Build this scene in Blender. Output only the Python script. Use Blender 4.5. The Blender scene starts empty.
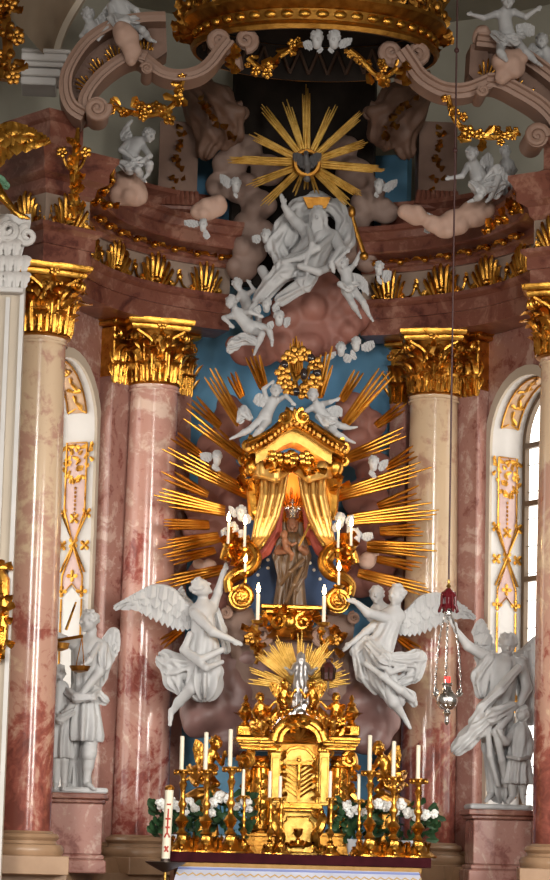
import bpy, math, random
import numpy as np
from math import sin, cos, pi, radians, sqrt, atan2, tan
from mathutils import Vector, Matrix
D = bpy.data
SC = bpy.context.scene
COL = SC.collection
RNG = random.Random(7)
FPX = 2600.0
CAM = Vector((-2.4, 0.0, 1.7))
YAW, PITCH, ROLL = .0637, .158, .0256
_f = Vector((sin(YAW)*cos(PITCH), cos(YAW)*cos(PITCH), sin(PITCH)))
_r0 = Vector((cos(YAW), -sin(YAW), 0)); _u0 = _r0.cross(_f)
_r = _r0*cos(ROLL) + _u0*sin(ROLL); _u = _u0*cos(ROLL) - _r0*sin(ROLL)
def P(px, py, Y):
    d = _f*FPX + _r*(px-275) - _u*(py-440)
    return CAM + d*(Y/d.y)
def M(Y): return Y/FPX*1.01          # metres per photo pixel at depth Y

# ------------------------------------------------------------------ objects
def tag(o, label=None, cat=None, group=None, kind=None):
    if label: o['label'] = label
    if cat: o['category'] = cat
    if group: o['group'] = group
    if kind: o['kind'] = kind
    return o
def thing(name, label, cat, loc=(0, 0, 0), group=None, kind=None):
    o = D.objects.new(name, None); COL.objects.link(o)
    o.location = loc; o.empty_display_size = .1
    return tag(o, label, cat, group, kind)
def struct(name, loc=(0, 0, 0)):
    o = D.objects.new(name, None); COL.objects.link(o); o.location = loc
    o['kind'] = 'structure'; return o
def root_loc(p):
    v = Vector((0, 0, 0))
    while p is not None:
        v = v + p.location; p = p.parent
    return v
def link_mesh(name, verts, faces, mat, parent=None, smooth=True, loc=None, sharp=0):
    off = root_loc(parent) if parent is not None else Vector(loc if loc is not None else (0, 0, 0))
    me = D.meshes.new(name)
    va = np.asarray(verts, dtype=float).reshape(-1, 3) - np.array(off)
    me.from_pydata([tuple(v) for v in va], [], faces)
    if smooth: me.polygons.foreach_set('use_smooth', [True]*len(me.polygons))
    me.materials.append(mat); me.update()
    if smooth and sharp: me.set_sharp_from_angle(angle=sharp)
    o = D.objects.new(name, me); COL.objects.link(o)
    if parent is not None: o.parent = parent
    else: o.location = off
    return o
def kids(o): return [c for c in D.objects if c.parent == o]
def dup(o, off=(0, 0, 0), label=None, rotz=0, parent=None, scale=None):
    c = o.copy(); COL.objects.link(c)
    if parent is not None: c.parent = parent
    else:
        c.location = Vector(o.location)+Vector(off)
        if rotz: c.rotation_euler = (0, 0, rotz)
        if scale: c.scale = scale
    if label: c['label'] = label
    for ch in kids(o): dup(ch, parent=c)
    return c

def frame(d, hint=Vector((0, 0, 1))):
    d = Vector(d).normalized(); h = Vector(hint)
    if abs(d.dot(h.normalized())) > .97: h = Vector((0, 1, 0)) if abs(d.y) < .9 else Vector((1, 0, 0))
    s = d.cross(h).normalized(); u = s.cross(d).normalized()
    return d, s, u

class MB:
    def __init__(s): s.v = []; s.f = []; s.flat = False
    def add(s, vs, fs):
        b = len(s.v); s.v.extend([tuple(v) for v in vs]); s.f.extend([tuple(b+i for i in f) for f in fs]); return s
    def box(s, c, sx, sy, sz, ax=None, bev=0.0):
        c = Vector(c)
        X, Y, Z = ax if ax else (Vector((1, 0, 0)), Vector((0, 1, 0)), Vector((0, 0, 1)))
        if bev <= 0:
            vs = [c+X*(i*sx/2)+Y*(j*sy/2)+Z*(k*sz/2) for k in (-1, 1) for i, j in ((-1, -1), (1, -1), (1, 1), (-1, 1))]
            return s.add(vs, [(0, 3, 2, 1), (4, 5, 6, 7), (0, 1, 5, 4), (1, 2, 6, 5), (2, 3, 7, 6), (3, 0, 4, 7)])
        rings = []
        for z, ins in ((-sz/2, bev), (-sz/2+bev, 0), (sz/2-bev, 0), (sz/2, bev)):
            a, b = sx/2-ins, sy/2-ins; q = bev*.7
            rings.append([c+X*x+Y*y+Z*z for x, y in ((-a+q, -b), (a-q, -b), (a, -b+q), (a, b-q), (a-q, b), (-a+q, b), (-a, b-q), (-a, -b+q))])
        return s.loft(rings, caps=True)
    def loft(s, rings, closed=True, caps=True):
        n = len(rings[0]); vs = [p for r in rings for p in r]; fs = []
        for i in range(len(rings)-1):
            for j in range(n if closed else n-1):
                k = (j+1) % n
                fs.append((i*n+j, i*n+k, (i+1)*n+k, (i+1)*n+j))
        if caps and closed:
            fs.append(tuple(range(n-1, -1, -1))); fs.append(tuple((len(rings)-1)*n+j for j in range(n)))
        return s.add(vs, fs)
    def tube(s, pts, rad, n=8, caps=True, flat=1.0, hint=(0, 0, 1)):
        pts = [Vector(p) for p in pts]; m = len(pts)
        if not hasattr(rad, '__len__'): rad = [rad]*m
        rings = []; u = None
        for i in range(m):
            d = (pts[min(i+1, m-1)]-pts[max(i-1, 0)])
            if d.length < 1e-9: d = Vector((0, 0, 1))
            d.normalize()
            if u is None: _, sd, u = frame(d, Vector(hint))
            else:
                u = u - d*u.dot(d)
                if u.length < 1e-6: _, sd, u = frame(d)
                u.normalize()
            sd = d.cross(u)
            rings.append([pts[i]+(sd*cos(2*pi*j/n)+u*(flat*sin(2*pi*j/n)))*max(rad[i], 1e-4) for j in range(n)])
        return s.loft(rings, caps=caps)
    def lathe(s, prof, c, n=24, ax=None, sq=0, caps=True):
        c = Vector(c); X, Y, Z = ax if ax else (Vector((1, 0, 0)), Vector((0, 1, 0)), Vector((0, 0, 1)))
        rings = []
        for r, z in prof:
            r = max(r, 1e-4)
            rings.append([c+(X*cos(2*pi*(j+.5*sq)/n)+Y*sin(2*pi*(j+.5*sq)/n))*r+Z*z for j in range(n)])
        return s.loft(rings, caps=caps)
    def ell(s, c, rx, ry, rz, ax=None, n=10, m=7):
        c = Vector(c); X, Y, Z = ax if ax else (Vector((1, 0, 0)), Vector((0, 1, 0)), Vector((0, 0, 1)))
        rings = []
        for i in range(m+1):
            t = pi*i/m; rr = max(sin(t), 1e-3)
            rings.append([c+X*(rx*rr*cos(2*pi*j/n))+Y*(ry*rr*sin(2*pi*j/n))-Z*(rz*cos(t)) for j in range(n)])
        return s.loft(rings, caps=True)
    def prism(s, poly, vec):
        n = len(poly); vec = Vector(vec); poly = [Vector(p) for p in poly]
        vs = poly + [p+vec for p in poly]
        fs = [tuple(range(n-1, -1, -1)), tuple(range(n, 2*n))] + [(i, (i+1) % n, n+(i+1) % n, n+i) for i in range(n)]
        return s.add(vs, fs)
    def leaf(s, base, d, up, L, W, curl=0.6, th=.12, n=6, pinch=.5, ridge=.25, lob=0):
        """a solid curved leaf: grows along d, front faces up, tip curls towards up"""
        d, sd, _ = frame(d, up); nrm = sd.cross(d).normalized()
        if nrm.dot(Vector(up)) < 0: nrm = -nrm
        p = Vector(base); ang = -.15*curl; rings = []
        for i in range(n+1):
            t = i/n
            dd = d*cos(ang)+nrm*sin(ang); nn = nrm*cos(ang)-d*sin(ang)
            w = W*.5*((pinch+(1-pinch)*sin(pi*min(t*1.25, 1)*.5)) if t < .8 else max(.06, 1-((t-.8)/.2)**1.6))
            if lob: w *= 1-.22*((i+lob) % 2)
            k = th*W*.5*(1-.6*t)
            rings.append([p-sd*w, p-sd*(w*.5)+nn*(ridge*w*.5), p+nn*(ridge*w+k), p+sd*(w*.5)+nn*(ridge*w*.5), p+sd*w, p-nn*k])
            p = p+dd*(L/n); ang += curl*(.3+1.9*t*t)/n*2.2
        return s.loft(rings, caps=True)
    def curlt(s, c, a, b, r0, turns, rad, start=0, n=6, rad2=None, grow=.12, steps=None, end=None):
        """a spiral tube (volute) in the plane of unit vectors a, b"""
        steps = steps or int(14*turns)
        pts = []; rr = []
        for i in range(steps+1):
            t = i/steps; th = start+2*pi*turns*t; r = r0*(1-(1-grow)*t)
            pts.append(Vector(c)+(a*cos(th)+b*sin(th))*r); rr.append(rad*(1-.45*t))
        return s.tube(pts, rr, n)
    def build(s, name, mat, parent=None, smooth=True, loc=None):
        return link_mesh(name, s.v, s.f, mat, parent, smooth, loc, radians(42))

def arc_pt(R, a, z, yc=31.2): return Vector((R*sin(a), yc+R*cos(a), z))
def arc_sweep(mb, prof, a0, a1, n=40, yc=31.2, caps=True):
    rings = []
    for i in range(n+1):
        a = a0+(a1-a0)*i/n
        rings.append([arc_pt(R, a, z, yc) for R, z in prof])
    mb.loft(rings, caps=caps); return mb
def sweep(mb, path, prof, up=(0, 0, 1), side=None):
    """profile (x sideways, y along up-ish normal) carried along a 3D path; side is the fixed sideways axis"""
    path = [Vector(p) for p in path]; m = len(path); rings = []
    for i in range(m):
        d = (path[min(i+1, m-1)]-path[max(i-1, 0)]).normalized()
        sd = Vector(side) if side is not None else d.cross(Vector(up)).normalized()
        nn = sd.cross(d).normalized()
        rings.append([path[i]+sd*x+nn*y for x, y in prof])
    mb.loft(rings, caps=True); return mb
def spline(pts, n=8):
    pts = [Vector(p) for p in pts]; out = []
    for i in range(len(pts)-1):
        p0 = pts[max(i-1, 0)]; p1 = pts[i]; p2 = pts[i+1]; p3 = pts[min(i+2, len(pts)-1)]
        for k in range(n):
            t = k/n
            out.append(.5*((2*p1)+(p2-p0)*t+(2*p0-5*p1+4*p2-p3)*t*t+(3*p1-p0-3*p2+p3)*t*t*t))
    out.append(pts[-1]); return out

# ------------------------------------------------------------------ materials
def newmat(name):
    m = D.materials.new(name); m.use_nodes = True
    nt = m.node_tree; b = nt.nodes['Principled BSDF']; return m, nt, b
def ramp(nt, fac, stops):
    r = nt.nodes.new('ShaderNodeValToRGB'); e = r.color_ramp.elements
    while len(e) < len(stops): e.new(.5)
    for el, (p, c) in zip(e, stops): el.position = p; el.color = (*c, 1)
    nt.links.new(fac, r.inputs[0]); return r.outputs[0]
def noise(nt, scale, detail=4, dist=0.0, rough=.55, coord='Object', stretch=None):
    tc = nt.nodes.new('ShaderNodeTexCoord'); n = nt.nodes.new('ShaderNodeTexNoise')
    n.inputs['Scale'].default_value = scale; n.inputs['Detail'].default_value = detail
    n.inputs['Distortion'].default_value = dist; n.inputs['Roughness'].default_value = rough
    out = tc.outputs[coord]
    if stretch:
        mp = nt.nodes.new('ShaderNodeMapping'); mp.inputs['Scale'].default_value = stretch
        nt.links.new(out, mp.inputs[0]); out = mp.outputs[0]
    nt.links.new(out, n.inputs['Vector']); return n.outputs['Fac'], tc
def bump(nt, b, fac, strength=.3, dist=.02):
    bp = nt.nodes.new('ShaderNodeBump'); bp.inputs['Strength'].default_value = strength
    bp.inputs['Distance'].default_value = dist
    nt.links.new(fac, bp.inputs['Height']); nt.links.new(bp.outputs[0], b.inputs['Normal'])
def matte(name, stops, scale=3, rough=.7, bs=.15, detail=5, dist=0, spec=.3, stretch=None, bd=.01):
    m, nt, b = newmat(name)
    f, _ = noise(nt, scale, detail, dist, stretch=stretch)
    nt.links.new(ramp(nt, f, stops), b.inputs['Base Color'])
    b.inputs['Roughness'].default_value = rough; b.inputs['Specular IOR Level'].default_value = spec
    if bs:
        f2, _ = noise(nt, scale*6, 4); bump(nt, b, f2, bs, bd)
    return m
def metal(name, c0, c1, rough=.3, scale=9, bs=.35, bd=.01, met=1.0):
    m, nt, b = newmat(name)
    f, _ = noise(nt, scale, 4)
    nt.links.new(ramp(nt, f, [(.3, c0), (.68, c1)]), b.inputs['Base Color'])
    b.inputs['Metallic'].default_value = met
    f2, _ = noise(nt, scale*4, 3); bump(nt, b, f2, bs, bd)
    rr = nt.nodes.new('ShaderNodeMapRange'); rr.inputs[3].default_value = rough*.7; rr.inputs[4].default_value = rough*1.5
    nt.links.new(f, rr.inputs[0]); nt.links.new(rr.outputs[0], b.inputs['Roughness'])
    return m
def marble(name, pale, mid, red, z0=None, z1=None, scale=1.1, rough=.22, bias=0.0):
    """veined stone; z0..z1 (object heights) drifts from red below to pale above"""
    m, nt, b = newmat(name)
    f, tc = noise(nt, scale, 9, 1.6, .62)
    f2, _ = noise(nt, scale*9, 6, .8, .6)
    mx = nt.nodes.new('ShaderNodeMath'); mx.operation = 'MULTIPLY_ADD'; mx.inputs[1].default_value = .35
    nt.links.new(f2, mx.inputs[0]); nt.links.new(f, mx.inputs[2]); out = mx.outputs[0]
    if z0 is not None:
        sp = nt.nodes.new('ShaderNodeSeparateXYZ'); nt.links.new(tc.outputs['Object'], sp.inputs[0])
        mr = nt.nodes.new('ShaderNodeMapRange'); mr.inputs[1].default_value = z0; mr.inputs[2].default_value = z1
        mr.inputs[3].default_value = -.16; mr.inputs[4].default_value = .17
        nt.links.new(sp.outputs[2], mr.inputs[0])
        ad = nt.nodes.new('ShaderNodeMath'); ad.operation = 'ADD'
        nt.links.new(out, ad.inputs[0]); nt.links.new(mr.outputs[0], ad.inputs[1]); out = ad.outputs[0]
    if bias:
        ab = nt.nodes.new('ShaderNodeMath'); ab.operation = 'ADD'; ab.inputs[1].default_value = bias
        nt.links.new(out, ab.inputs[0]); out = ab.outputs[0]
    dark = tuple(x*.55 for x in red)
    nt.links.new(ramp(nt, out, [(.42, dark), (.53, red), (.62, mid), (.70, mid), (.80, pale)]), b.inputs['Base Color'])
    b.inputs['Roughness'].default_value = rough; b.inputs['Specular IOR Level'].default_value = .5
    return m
def plain(name, c, rough=.6, met=0, spec=.4):
    m, nt, b = newmat(name); b.inputs['Base Color'].default_value = (*c, 1)
    b.inputs['Roughness'].default_value = rough; b.inputs['Metallic'].default_value = met
    b.inputs['Specular IOR Level'].default_value = spec; return m
def glow(name, c, s):
    m, nt, b = newmat(name); b.inputs['Base Color'].default_value = (*c, 1)
    b.inputs['Emission Color'].default_value = (*c, 1); b.inputs['Emission Strength'].default_value = s; return m

GOLD = metal('gold_leaf', (.38, .16, .02), (.68, .355, .066), .27)
GOLDP = metal('pale_gold', (.36, .205, .04), (.58, .37, .10), .36)
GOLDD = metal('old_gold', (.32, .135, .022), (.54, .27, .055), .36)
SILVER = metal('silver', (.45, .44, .43), (.7, .68, .66), .25)
WHITE = matte('white_stucco', [(.3, (.37, .37, .375)), (.7, (.48, .48, .48))], 2.2, .5, .12, spec=.35)
CREAM = matte('cream_plaster', [(.3, (.46, .39, .31)), (.7, (.53, .46, .37))], 1.2, .8, .08)
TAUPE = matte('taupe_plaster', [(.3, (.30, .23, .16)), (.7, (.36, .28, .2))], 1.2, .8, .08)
VAULT = matte('vault_plaster', [(.3, (.34, .32, .26)), (.7, (.42, .4, .33))], .9, .85, .06)
LIME = matte('white_trim', [(.3, (.56, .54, .52)), (.7, (.64, .62, .6))], 2, .7, .06)
BLUE = matte('blue_paint', [(.3, (.08, .215, .37)), (.55, (.11, .27, .42)), (.75, (.17, .33, .45))], .8, .7, .05)
DEEPBLUE = matte('deep_blue', [(.3, (.025, .055, .14)), (.7, (.05, .095, .2))], 3, .6, .05)
REDM = marble('red_marble', (.28, .135, .095), (.18, .064, .042), (.105, .03, .021), scale=1.6, rough=.28)
PINKM = marble('pink_marble', (.46, .31, .26), (.32, .16, .13), (.21, .075, .06), scale=1.4, rough=.25)
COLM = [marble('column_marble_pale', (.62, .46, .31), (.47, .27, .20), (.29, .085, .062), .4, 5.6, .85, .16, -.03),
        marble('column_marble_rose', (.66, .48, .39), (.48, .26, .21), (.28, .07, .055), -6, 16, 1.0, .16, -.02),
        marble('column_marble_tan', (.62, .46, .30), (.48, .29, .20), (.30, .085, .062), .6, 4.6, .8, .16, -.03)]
OCHREM = matte('ochre_stone', [(.3, (.25, .145, .08)), (.7, (.37, .235, .14))], 2.2, .35, .05, spec=.5)
FRIEZE = matte('grey_stucco', [(.3, (.23, .165, .125)), (.7, (.31, .23, .18))], 2, .6, .08)
MAUVE = matte('mauve_stucco', [(.3, (.24, .145, .105)), (.7, (.31, .195, .145))], 1.8, .55, .08, spec=.4)
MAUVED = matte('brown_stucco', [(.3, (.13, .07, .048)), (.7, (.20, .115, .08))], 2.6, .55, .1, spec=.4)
CLOUDR = matte('red_cloud_stucco', [(.32, (.19, .07, .055)), (.5, (.26, .11, .085)), (.72, (.33, .16, .125))], 1.1, .55, .1, spec=.35)
CLOUDB = matte('brown_cloud_stucco', [(.3, (.19, .125, .10)), (.5, (.25, .17, .14)), (.72, (.32, .23, .19))], 1.3, .6, .1, spec=.3)
CLOUDP = matte('pink_cloud_stucco', [(.3, (.36, .225, .17)), (.7, (.45, .30, .235))], 2, .6, .08)
GOLDR = metal('ray_gold', (.44, .175, .02), (.64, .31, .05), .3, 5, .2)
CLOUDL = matte('mauve_cloud_stucco', [(.32, (.11, .055, .05)), (.5, (.16, .085, .078)), (.72, (.21, .125, .11))], 1.1, .45, .1, spec=.4)
DARK = matte('near_black_brown', [(.3, (.012, .008, .006)), (.7, (.028, .02, .015))], 3, .8, .1)  # near-black brown; also paints the deep shade behind the dove
# ------------------------------------------------------------------ camera and light
cd = D.cameras.new('camera'); cam = D.objects.new('camera', cd); COL.objects.link(cam)
cam.matrix_world = Matrix(((_r.x, _u.x, -_f.x, CAM.x), (_r.y, _u.y, -_f.y, CAM.y), (_r.z, _u.z, -_f.z, CAM.z), (0, 0, 0, 1)))
cd.sensor_fit = 'VERTICAL'; cd.sensor_height = 24; cd.lens = 24*FPX/880; cd.clip_end = 300
SC.camera = cam
SC.view_settings.view_transform = 'Standard'; SC.view_settings.look = 'None'
SC.view_settings.gamma = 1; SC.view_settings.exposure = -0.1; SC.view_settings.use_curve_mapping = False
w = D.worlds.new('nave_light'); SC.world = w; w.use_nodes = True
bg = w.node_tree.nodes['Background']; bg.inputs[0].default_value = (1.0, .9, .78, 1); bg.inputs[1].default_value = .2
def area(name, loc, target, sx, sy, power, col=(1, 1, 1), spread=180):
    l = D.lights.new(name, 'AREA'); l.shape = 'RECTANGLE'; l.size = sx; l.size_y = sy; l.energy = power; l.color = col
    l.spread = radians(spread)
    o = D.objects.new(name, l); COL.objects.link(o); o.location = loc
    d = Vector(target)-Vector(loc); o.rotation_euler = d.to_track_quat('-Z', 'Y').to_euler(); return o
area('nave_window_light_left', (-8.5, 14, 6), (0, 33, 1.8), 1.6, 6, 185, (1, .96, .9), 66)
area('nave_window_light_left_rear', (-9, 6, 6), (0, 33, 1.8), 1.8, 6, 150, (1, .96, .91), 60)
area('nave_window_light_right', (9, 17, 5.5), (0, 33, 1.8), 1.6, 5.5, 270, (1, .95, .87), 66)
area('nave_window_light_right_rear', (9, 7, 6), (0, 33, 1.8), 1.8, 6, 240, (1, .95, .88), 60)

area('front_fill_light', (.6, -4, 10.6), (.6, 33, 4), 3, 5, 360, (1, .95, .88), 60)  # added frontal fill to brighten the right-hand statue; no window behind it

# ------------------------------------------------------------------ setting
YC = 31.2
fl = MB().box((0, 22, -.1), 26, 40, .2).build('floor', OCHREM, smooth=False); fl['kind'] = 'structure'
# sanctuary step and the apse plinth zone
wb = struct('wall_back')
mb = MB(); arc_sweep(mb, [(3.62, 0), (3.9, 0), (3.9, 10.3), (3.62, 10.3)], -radians(44), -radians(23), 16); arc_sweep(mb, [(3.62, 0), (3.9, 0), (3.9, 10.3), (3.62, 10.3)], radians(23), radians(44), 16)
mb.build('marble_lining', PINKM, wb)
mb = MB(); arc_sweep(mb, [(3.8, 0), (4.0, 0), (4.0, 11.3), (3.8, 11.3)], -radians(24), radians(24), 24)
mb.build('blue_panel', BLUE, wb)
mb = MB(); arc_sweep(mb, [(4.7, 8.0), (4.9, 8.0), (4.9, 14), (4.7, 14)], -radians(88), radians(88), 60)
mb.build('upper_wall', VAULT, wb)
ce = MB().box((0, 24, 13.6), 24, 26, .3).build('ceiling', VAULT, smooth=False); ce['kind'] = 'structure'

def arch_pts(w2, zs, n=14, z0=None):
    """outline of an arched opening in (u, z): from lower left up over the arch to lower right"""
    pts = [(-w2, z0)] if z0 is not None else []
    pts += [(-w2*cos(pi*i/n), zs+w2*sin(pi*i/n)) for i in range(n+1)]
    if z0 is not None: pts += [(w2, z0)]
    return pts
def window_bay(side):
    s = -1 if side == 'left' else 1
    A = Vector((s*2.62, 33.62, 0)); n = Vector((s*.906, .42, 0)); n.normalize()
    t = Vector((s*.42, -.906, 0)).normalized()          # from the inner jamb towards the nave
    W2, ZS, Z0, DEP = .80, 7.12, 2.3, .47
    cen = A+t*W2
    def pt(u, d, z): return cen+t*u+n*d+Vector((0, 0, z))
    wl = struct('wall_'+side)
    mb = MB(); o = arch_pts(W2, ZS, 16, Z0)
    # front wall around the arched opening
    outer = [(-W2-.42, Z0)]+[(-W2-.42, ZS)]+[(-W2-.42+(2*W2+1.6)*i/14, 8.7) for i in range(15)]+[(W2+1.18, ZS), (W2+1.18, Z0)]
    outer = outer[:1]+[(-W2-.42, 8.7)]+[(-W2-.42+(2*W2+1.6)*i/16, 8.7) for i in range(1, 16)]+[(W2+1.18, 8.7), (W2+1.18, Z0)]
    m = len(o); 
    while len(outer) < m: outer.insert(8, outer[8])
    while len(outer) > m: outer.pop(8)
    mb.add([pt(u, 0, z) for u, z in outer]+[pt(u, 0, z) for u, z in o], [(i, i+1, m+i+1, m+i) for i in range(m-1)])
    mb.add([pt(u, .02, z) for u, z in ((-W2-.42, 0), (W2+1.18, 0), (W2+1.18, Z0), (-W2-.42, Z0))], [(0, 1, 2, 3)])
    mb.build('marble_facing', PINKM, wl, smooth=False)
    # raised arched band
    mb = MB(); o2 = arch_pts(W2+.13, ZS, 16, Z0); o1 = arch_pts(W2, ZS, 16, Z0)
    mb.loft([[pt(a[0], 0, a[1]), pt(b[0], 0, b[1]), pt(b[0], -.04, b[1]), pt(a[0], -.04, a[1])] for a, b in zip(o1, o2)])
    mb.build('arch_band', CREAM, wl, smooth=False)
    # reveal: jambs and soffit
    mb = MB(); mb.loft([[pt(u, 0, z), pt(u, DEP+.06, z)] for u, z in o1], closed=False); mb.build('reveal', LIME, wl)
    # painted panels with gilded borders on the inner jamb
    def jp(a, z, h=.012): return pt(-W2+h, a, z)
    def panel(name, poly, mat, h=.01): 
        m_ = MB(); m_.prism([jp(a, z, .002) for a, z in poly], t*h); return m_.build(name, mat, wl, smooth=False)
    a0, a1, ac = .09, DEP-.09, DEP/2
    pan = [[(a0, 6.95), (a1, 6.95), (a1, 6.05), (ac, 5.62), (a0, 6.05)], [(ac, 5.58), (a1, 5.2), (a1, 4.95), (ac, 5.1), (a0, 4.95), (a0, 5.2)], [(a0, 3.55), (ac, 3.42), (a1, 3.55), (a1, 3.2), (ac, 2.85), (a0, 3.2)]]
    for p_ in pan: panel('painted_panel', p_, WINP)
    panel('pale_panel', [(a0, 4.9), (ac, 5.05), (a1, 4.9), (a1, 3.6), (ac, 3.47), (a0, 3.6)], LIME)
    mb = MB()
    def line(pl, r=.014, close=False): mb.tube([jp(a, z, .022) for a, z in (pl+[pl[0]] if close else pl)], r, 5)
    for p_ in pan: line(p_, close=True)
    line([(a0, 4.9), (a0, 3.6)]); line([(a1, 4.9), (a1, 3.6)])
    line([(a0-.03, 6.0), (a1+.03, 5.25)]); line([(a1+.03, 6.0), (a0-.03, 5.25)])
    line([(a0-.03, 3.2), (a1+.03, 2.5)]); line([(a1+.03, 3.2), (a0-.03, 2.5)])
    rg = random.Random(3)
    for (a, z) in [(a0-.03, 6.02), (a1+.03, 6.02), (ac, 5.63), (a0-.02, 5.6), (a1+.02, 5.6), (ac, 5.2), (ac, 5.95), (a0-.03, 4.3), (a1+.03, 4.3), (a0-.02, 3.75), (a1+.02, 3.75), (a0, 5.0), (a1, 5.0), (ac, 3.25), (a0-.02, 3.0), (a1+.02, 3.0)]:
        for q in range(4):
            th = q*pi/2+pi/4*(z > 5.5); mb.leaf(jp(a, z, .02), n.normalized()*cos(th)+Vector((0, 0, sin(th))), t, .085, .055, .5, n=4)
        mb.ell(jp(a, z, .025), .02, .02, .02, n=6, m=4)
    for q in range(30):                                         # hanging bouquet of leaf work at the top
        a = ac+rg.uniform(-.2, .2); z = 6.72+rg.uniform(-.28, .28)*(1-abs(a-ac)*2)
        th = rg.uniform(0, 2*pi); mb.leaf(jp(a, z, .02), n*cos(th)+Vector((0, 0, sin(th))), t, rg.uniform(.08, .13), .06, .8, n=4)
    for q in range(7): mb.ell(jp(ac, 6.35-q*.055, .02), .016, .016, .022, n=6, m=4)
    mb.build('gilded_border', GOLD, wl)
    # soffit panel, ochre with a gilded edge
    mb = MB(); rr = W2-.012
    def sp(d, th, r=rr): return pt(-r*cos(th), d, ZS+r*sin(th))
    N = 14; th0, th1 = radians(16), radians(164)
    ring = [[sp(.1, th0+(th1-th0)*i/N), sp(DEP-.1, th0+(th1-th0)*i/N)] for i in range(N+1)]
    mb.loft(ring, closed=False); mb.build('soffit_panel', WINP2, wl)
    mb = MB()
    e = [sp(.1, th0+(th1-th0)*i/N, rr-.012) for i in range(N+1)]; e2 = [sp(DEP-.1, th0+(th1-th0)*i/N, rr-.012) for i in range(N+1)]
    mb.tube(e, .014, 5); mb.tube(e2, .014, 5); mb.tube([e[0], (e[0]+e2[0])/2+Vector((0, 0, .07)), e2[0]], .014, 5)
    for i in range(1, N, 1):
        c = sp(DEP/2, th0+(th1-th0)*i/N, rr-.015); th = rg.uniform(0, 6.28)
        up = (pt(0, DEP/2, ZS)-c).normalized(); _, s1, u1 = frame(up)
        mb.leaf(c, s1*cos(th)+u1*sin(th), up, .13, .07, .7, n=4); mb.leaf(c, -s1*cos(th+.7)-u1*sin(th+.7), up, .11, .06, .7, n=4)
    mb.build('gilded_soffit_ornament', GOLD, wl)
    # the window itself
    wi = struct('window_1' if side == 'right' else 'window_2')
    mb = MB(); o = arch_pts(W2-.01, ZS, 16, Z0)
    o3 = arch_pts(W2-.075, ZS, 16, Z0)
    mb.loft([[pt(a[0], DEP, a[1]), pt(b[0], DEP, b[1]), pt(b[0], DEP+.07, b[1]), pt(a[0], DEP+.07, a[1])] for a, b in zip(o, o3)])
    for z in (3.15, 4.25, 5.35, 6.35, ZS): mb.box(pt(0, DEP+.03, z), .07, 2*W2-.1, .07, (n, t, Vector((0, 0, 1))))
    for u in (-.16, .16): mb.box(pt(u, DEP+.03, (Z0+ZS+.4)/2), .05, .045, ZS+.4-Z0, (n, t, Vector((0, 0, 1))))
    mb.build('window_frame', plain(side+'_window_wood', (.13, .085, .05), .5), wi, smooth=False)
    mb = MB()
    for i in range(16):
        z = Z0+.25+i*.36
        if z < ZS-.1: mb.box(pt(0, DEP+.06, z), .008, 2*W2-.1, .012, (n, t, Vector((0, 0, 1))))
    mb.build('leading', plain(side+'_lead', (.3, .29, .27), .5), wi, smooth=False)
    mb = MB(); g = arch_pts(W2-.03, ZS, 16, Z0)
    mb.add([pt(u, DEP+.075, z) for u, z in g]+[pt(u, DEP+.085, z) for u, z in g], [tuple(range(len(g))), tuple(range(2*len(g)-1, len(g)-1, -1))])
    mb.build('glass', DAYGLASS, wi, smooth=False)
WINP = matte('rose_painted_panel', [(.3, (.52, .36, .34)), (.7, (.62, .46, .43))], 5, .5, .05)
WINP2 = matte('ochre_painted_panel', [(.3, (.46, .29, .17)), (.7, (.56, .38, .24))], 5, .5, .05)
DAYGLASS = glow('daylit_glass', (1.0, .98, .92), 3.2)      # milky panes lit by the daylight outside
window_bay('left'); window_bay('right')

# ------------------------------------------------------------------ ornaments used in several places
def palmette(mb, c, nrm, up, w, h, k=7):
    """a gilded shell of upright flutes rising from two scrolls"""
    c = Vector(c); nrm = Vector(nrm).normalized(); up = Vector(up).normalized(); s = up.cross(nrm).normalized()
    for i in range(k):
        q = (i-(k-1)/2)/((k-1)/2); th = q*.42
        b = c+s*(q*w*.32)+nrm*.02
        L = h*(1-.42*abs(q)**1.4)
        d = up*cos(th)+s*sin(th)
        mb.tube([b, b+d*L*.5+nrm*.035, b+d*L*.85+nrm*.05, b+d*L+nrm*.03], [w*.045, w*.065, w*.06, w*.035], 6)
    for q in (-1, 1):
        mb.curlt(c+s*(q*w*.42)+up*h*.1+nrm*.03, s*q, up, w*.13, 1.3, w*.04, -pi*.6)
        mb.leaf(c+s*(q*w*.3)+nrm*.03, s*q+up*.35, nrm, w*.34, w*.2, .8)
    mb.ell(c+up*h*.12+nrm*.05, w*.11, w*.11, w*.09)
def scroll_link(mb, c, nrm, up, w, h):
    """low C-scrolls that join two shells"""
    c = Vector(c); nrm = Vector(nrm).normalized(); up = Vector(up).normalized(); s = up.cross(nrm).normalized()
    for q in (-1, 1):
        pts = spline([c+s*(q*w*.5)+up*h*.25, c+s*(q*w*.36)+up*h*.02, c+s*(q*w*.14)+up*h*.12, c+s*(q*w*.05)+up*h*.42], 5)
        mb.tube([p+nrm*.02 for p in pts], [w*.035]*len(pts), 5)
    mb.ell(c+up*h*.55+nrm*.03, w*.08, w*.06, w*.1); mb.leaf(c+up*h*.5+nrm*.02, up, nrm, h*.42, w*.12, .6)
def blossom(mb, c, nrm, r, rg, k=5):
    nrm = Vector(nrm).normalized(); _, s, u = frame(nrm)
    a0 = rg.uniform(0, 6.28)
    for i in range(k):
        th = a0+2*pi*i/k; mb.ell(Vector(c)+(s*cos(th)+u*sin(th))*r*.6, r*.46, r*.46, r*.3, (s, u, nrm), 7, 4)
    mb.ell(Vector(c)+nrm*r*.2, r*.3, r*.3, r*.3, None, 7, 4)
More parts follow.
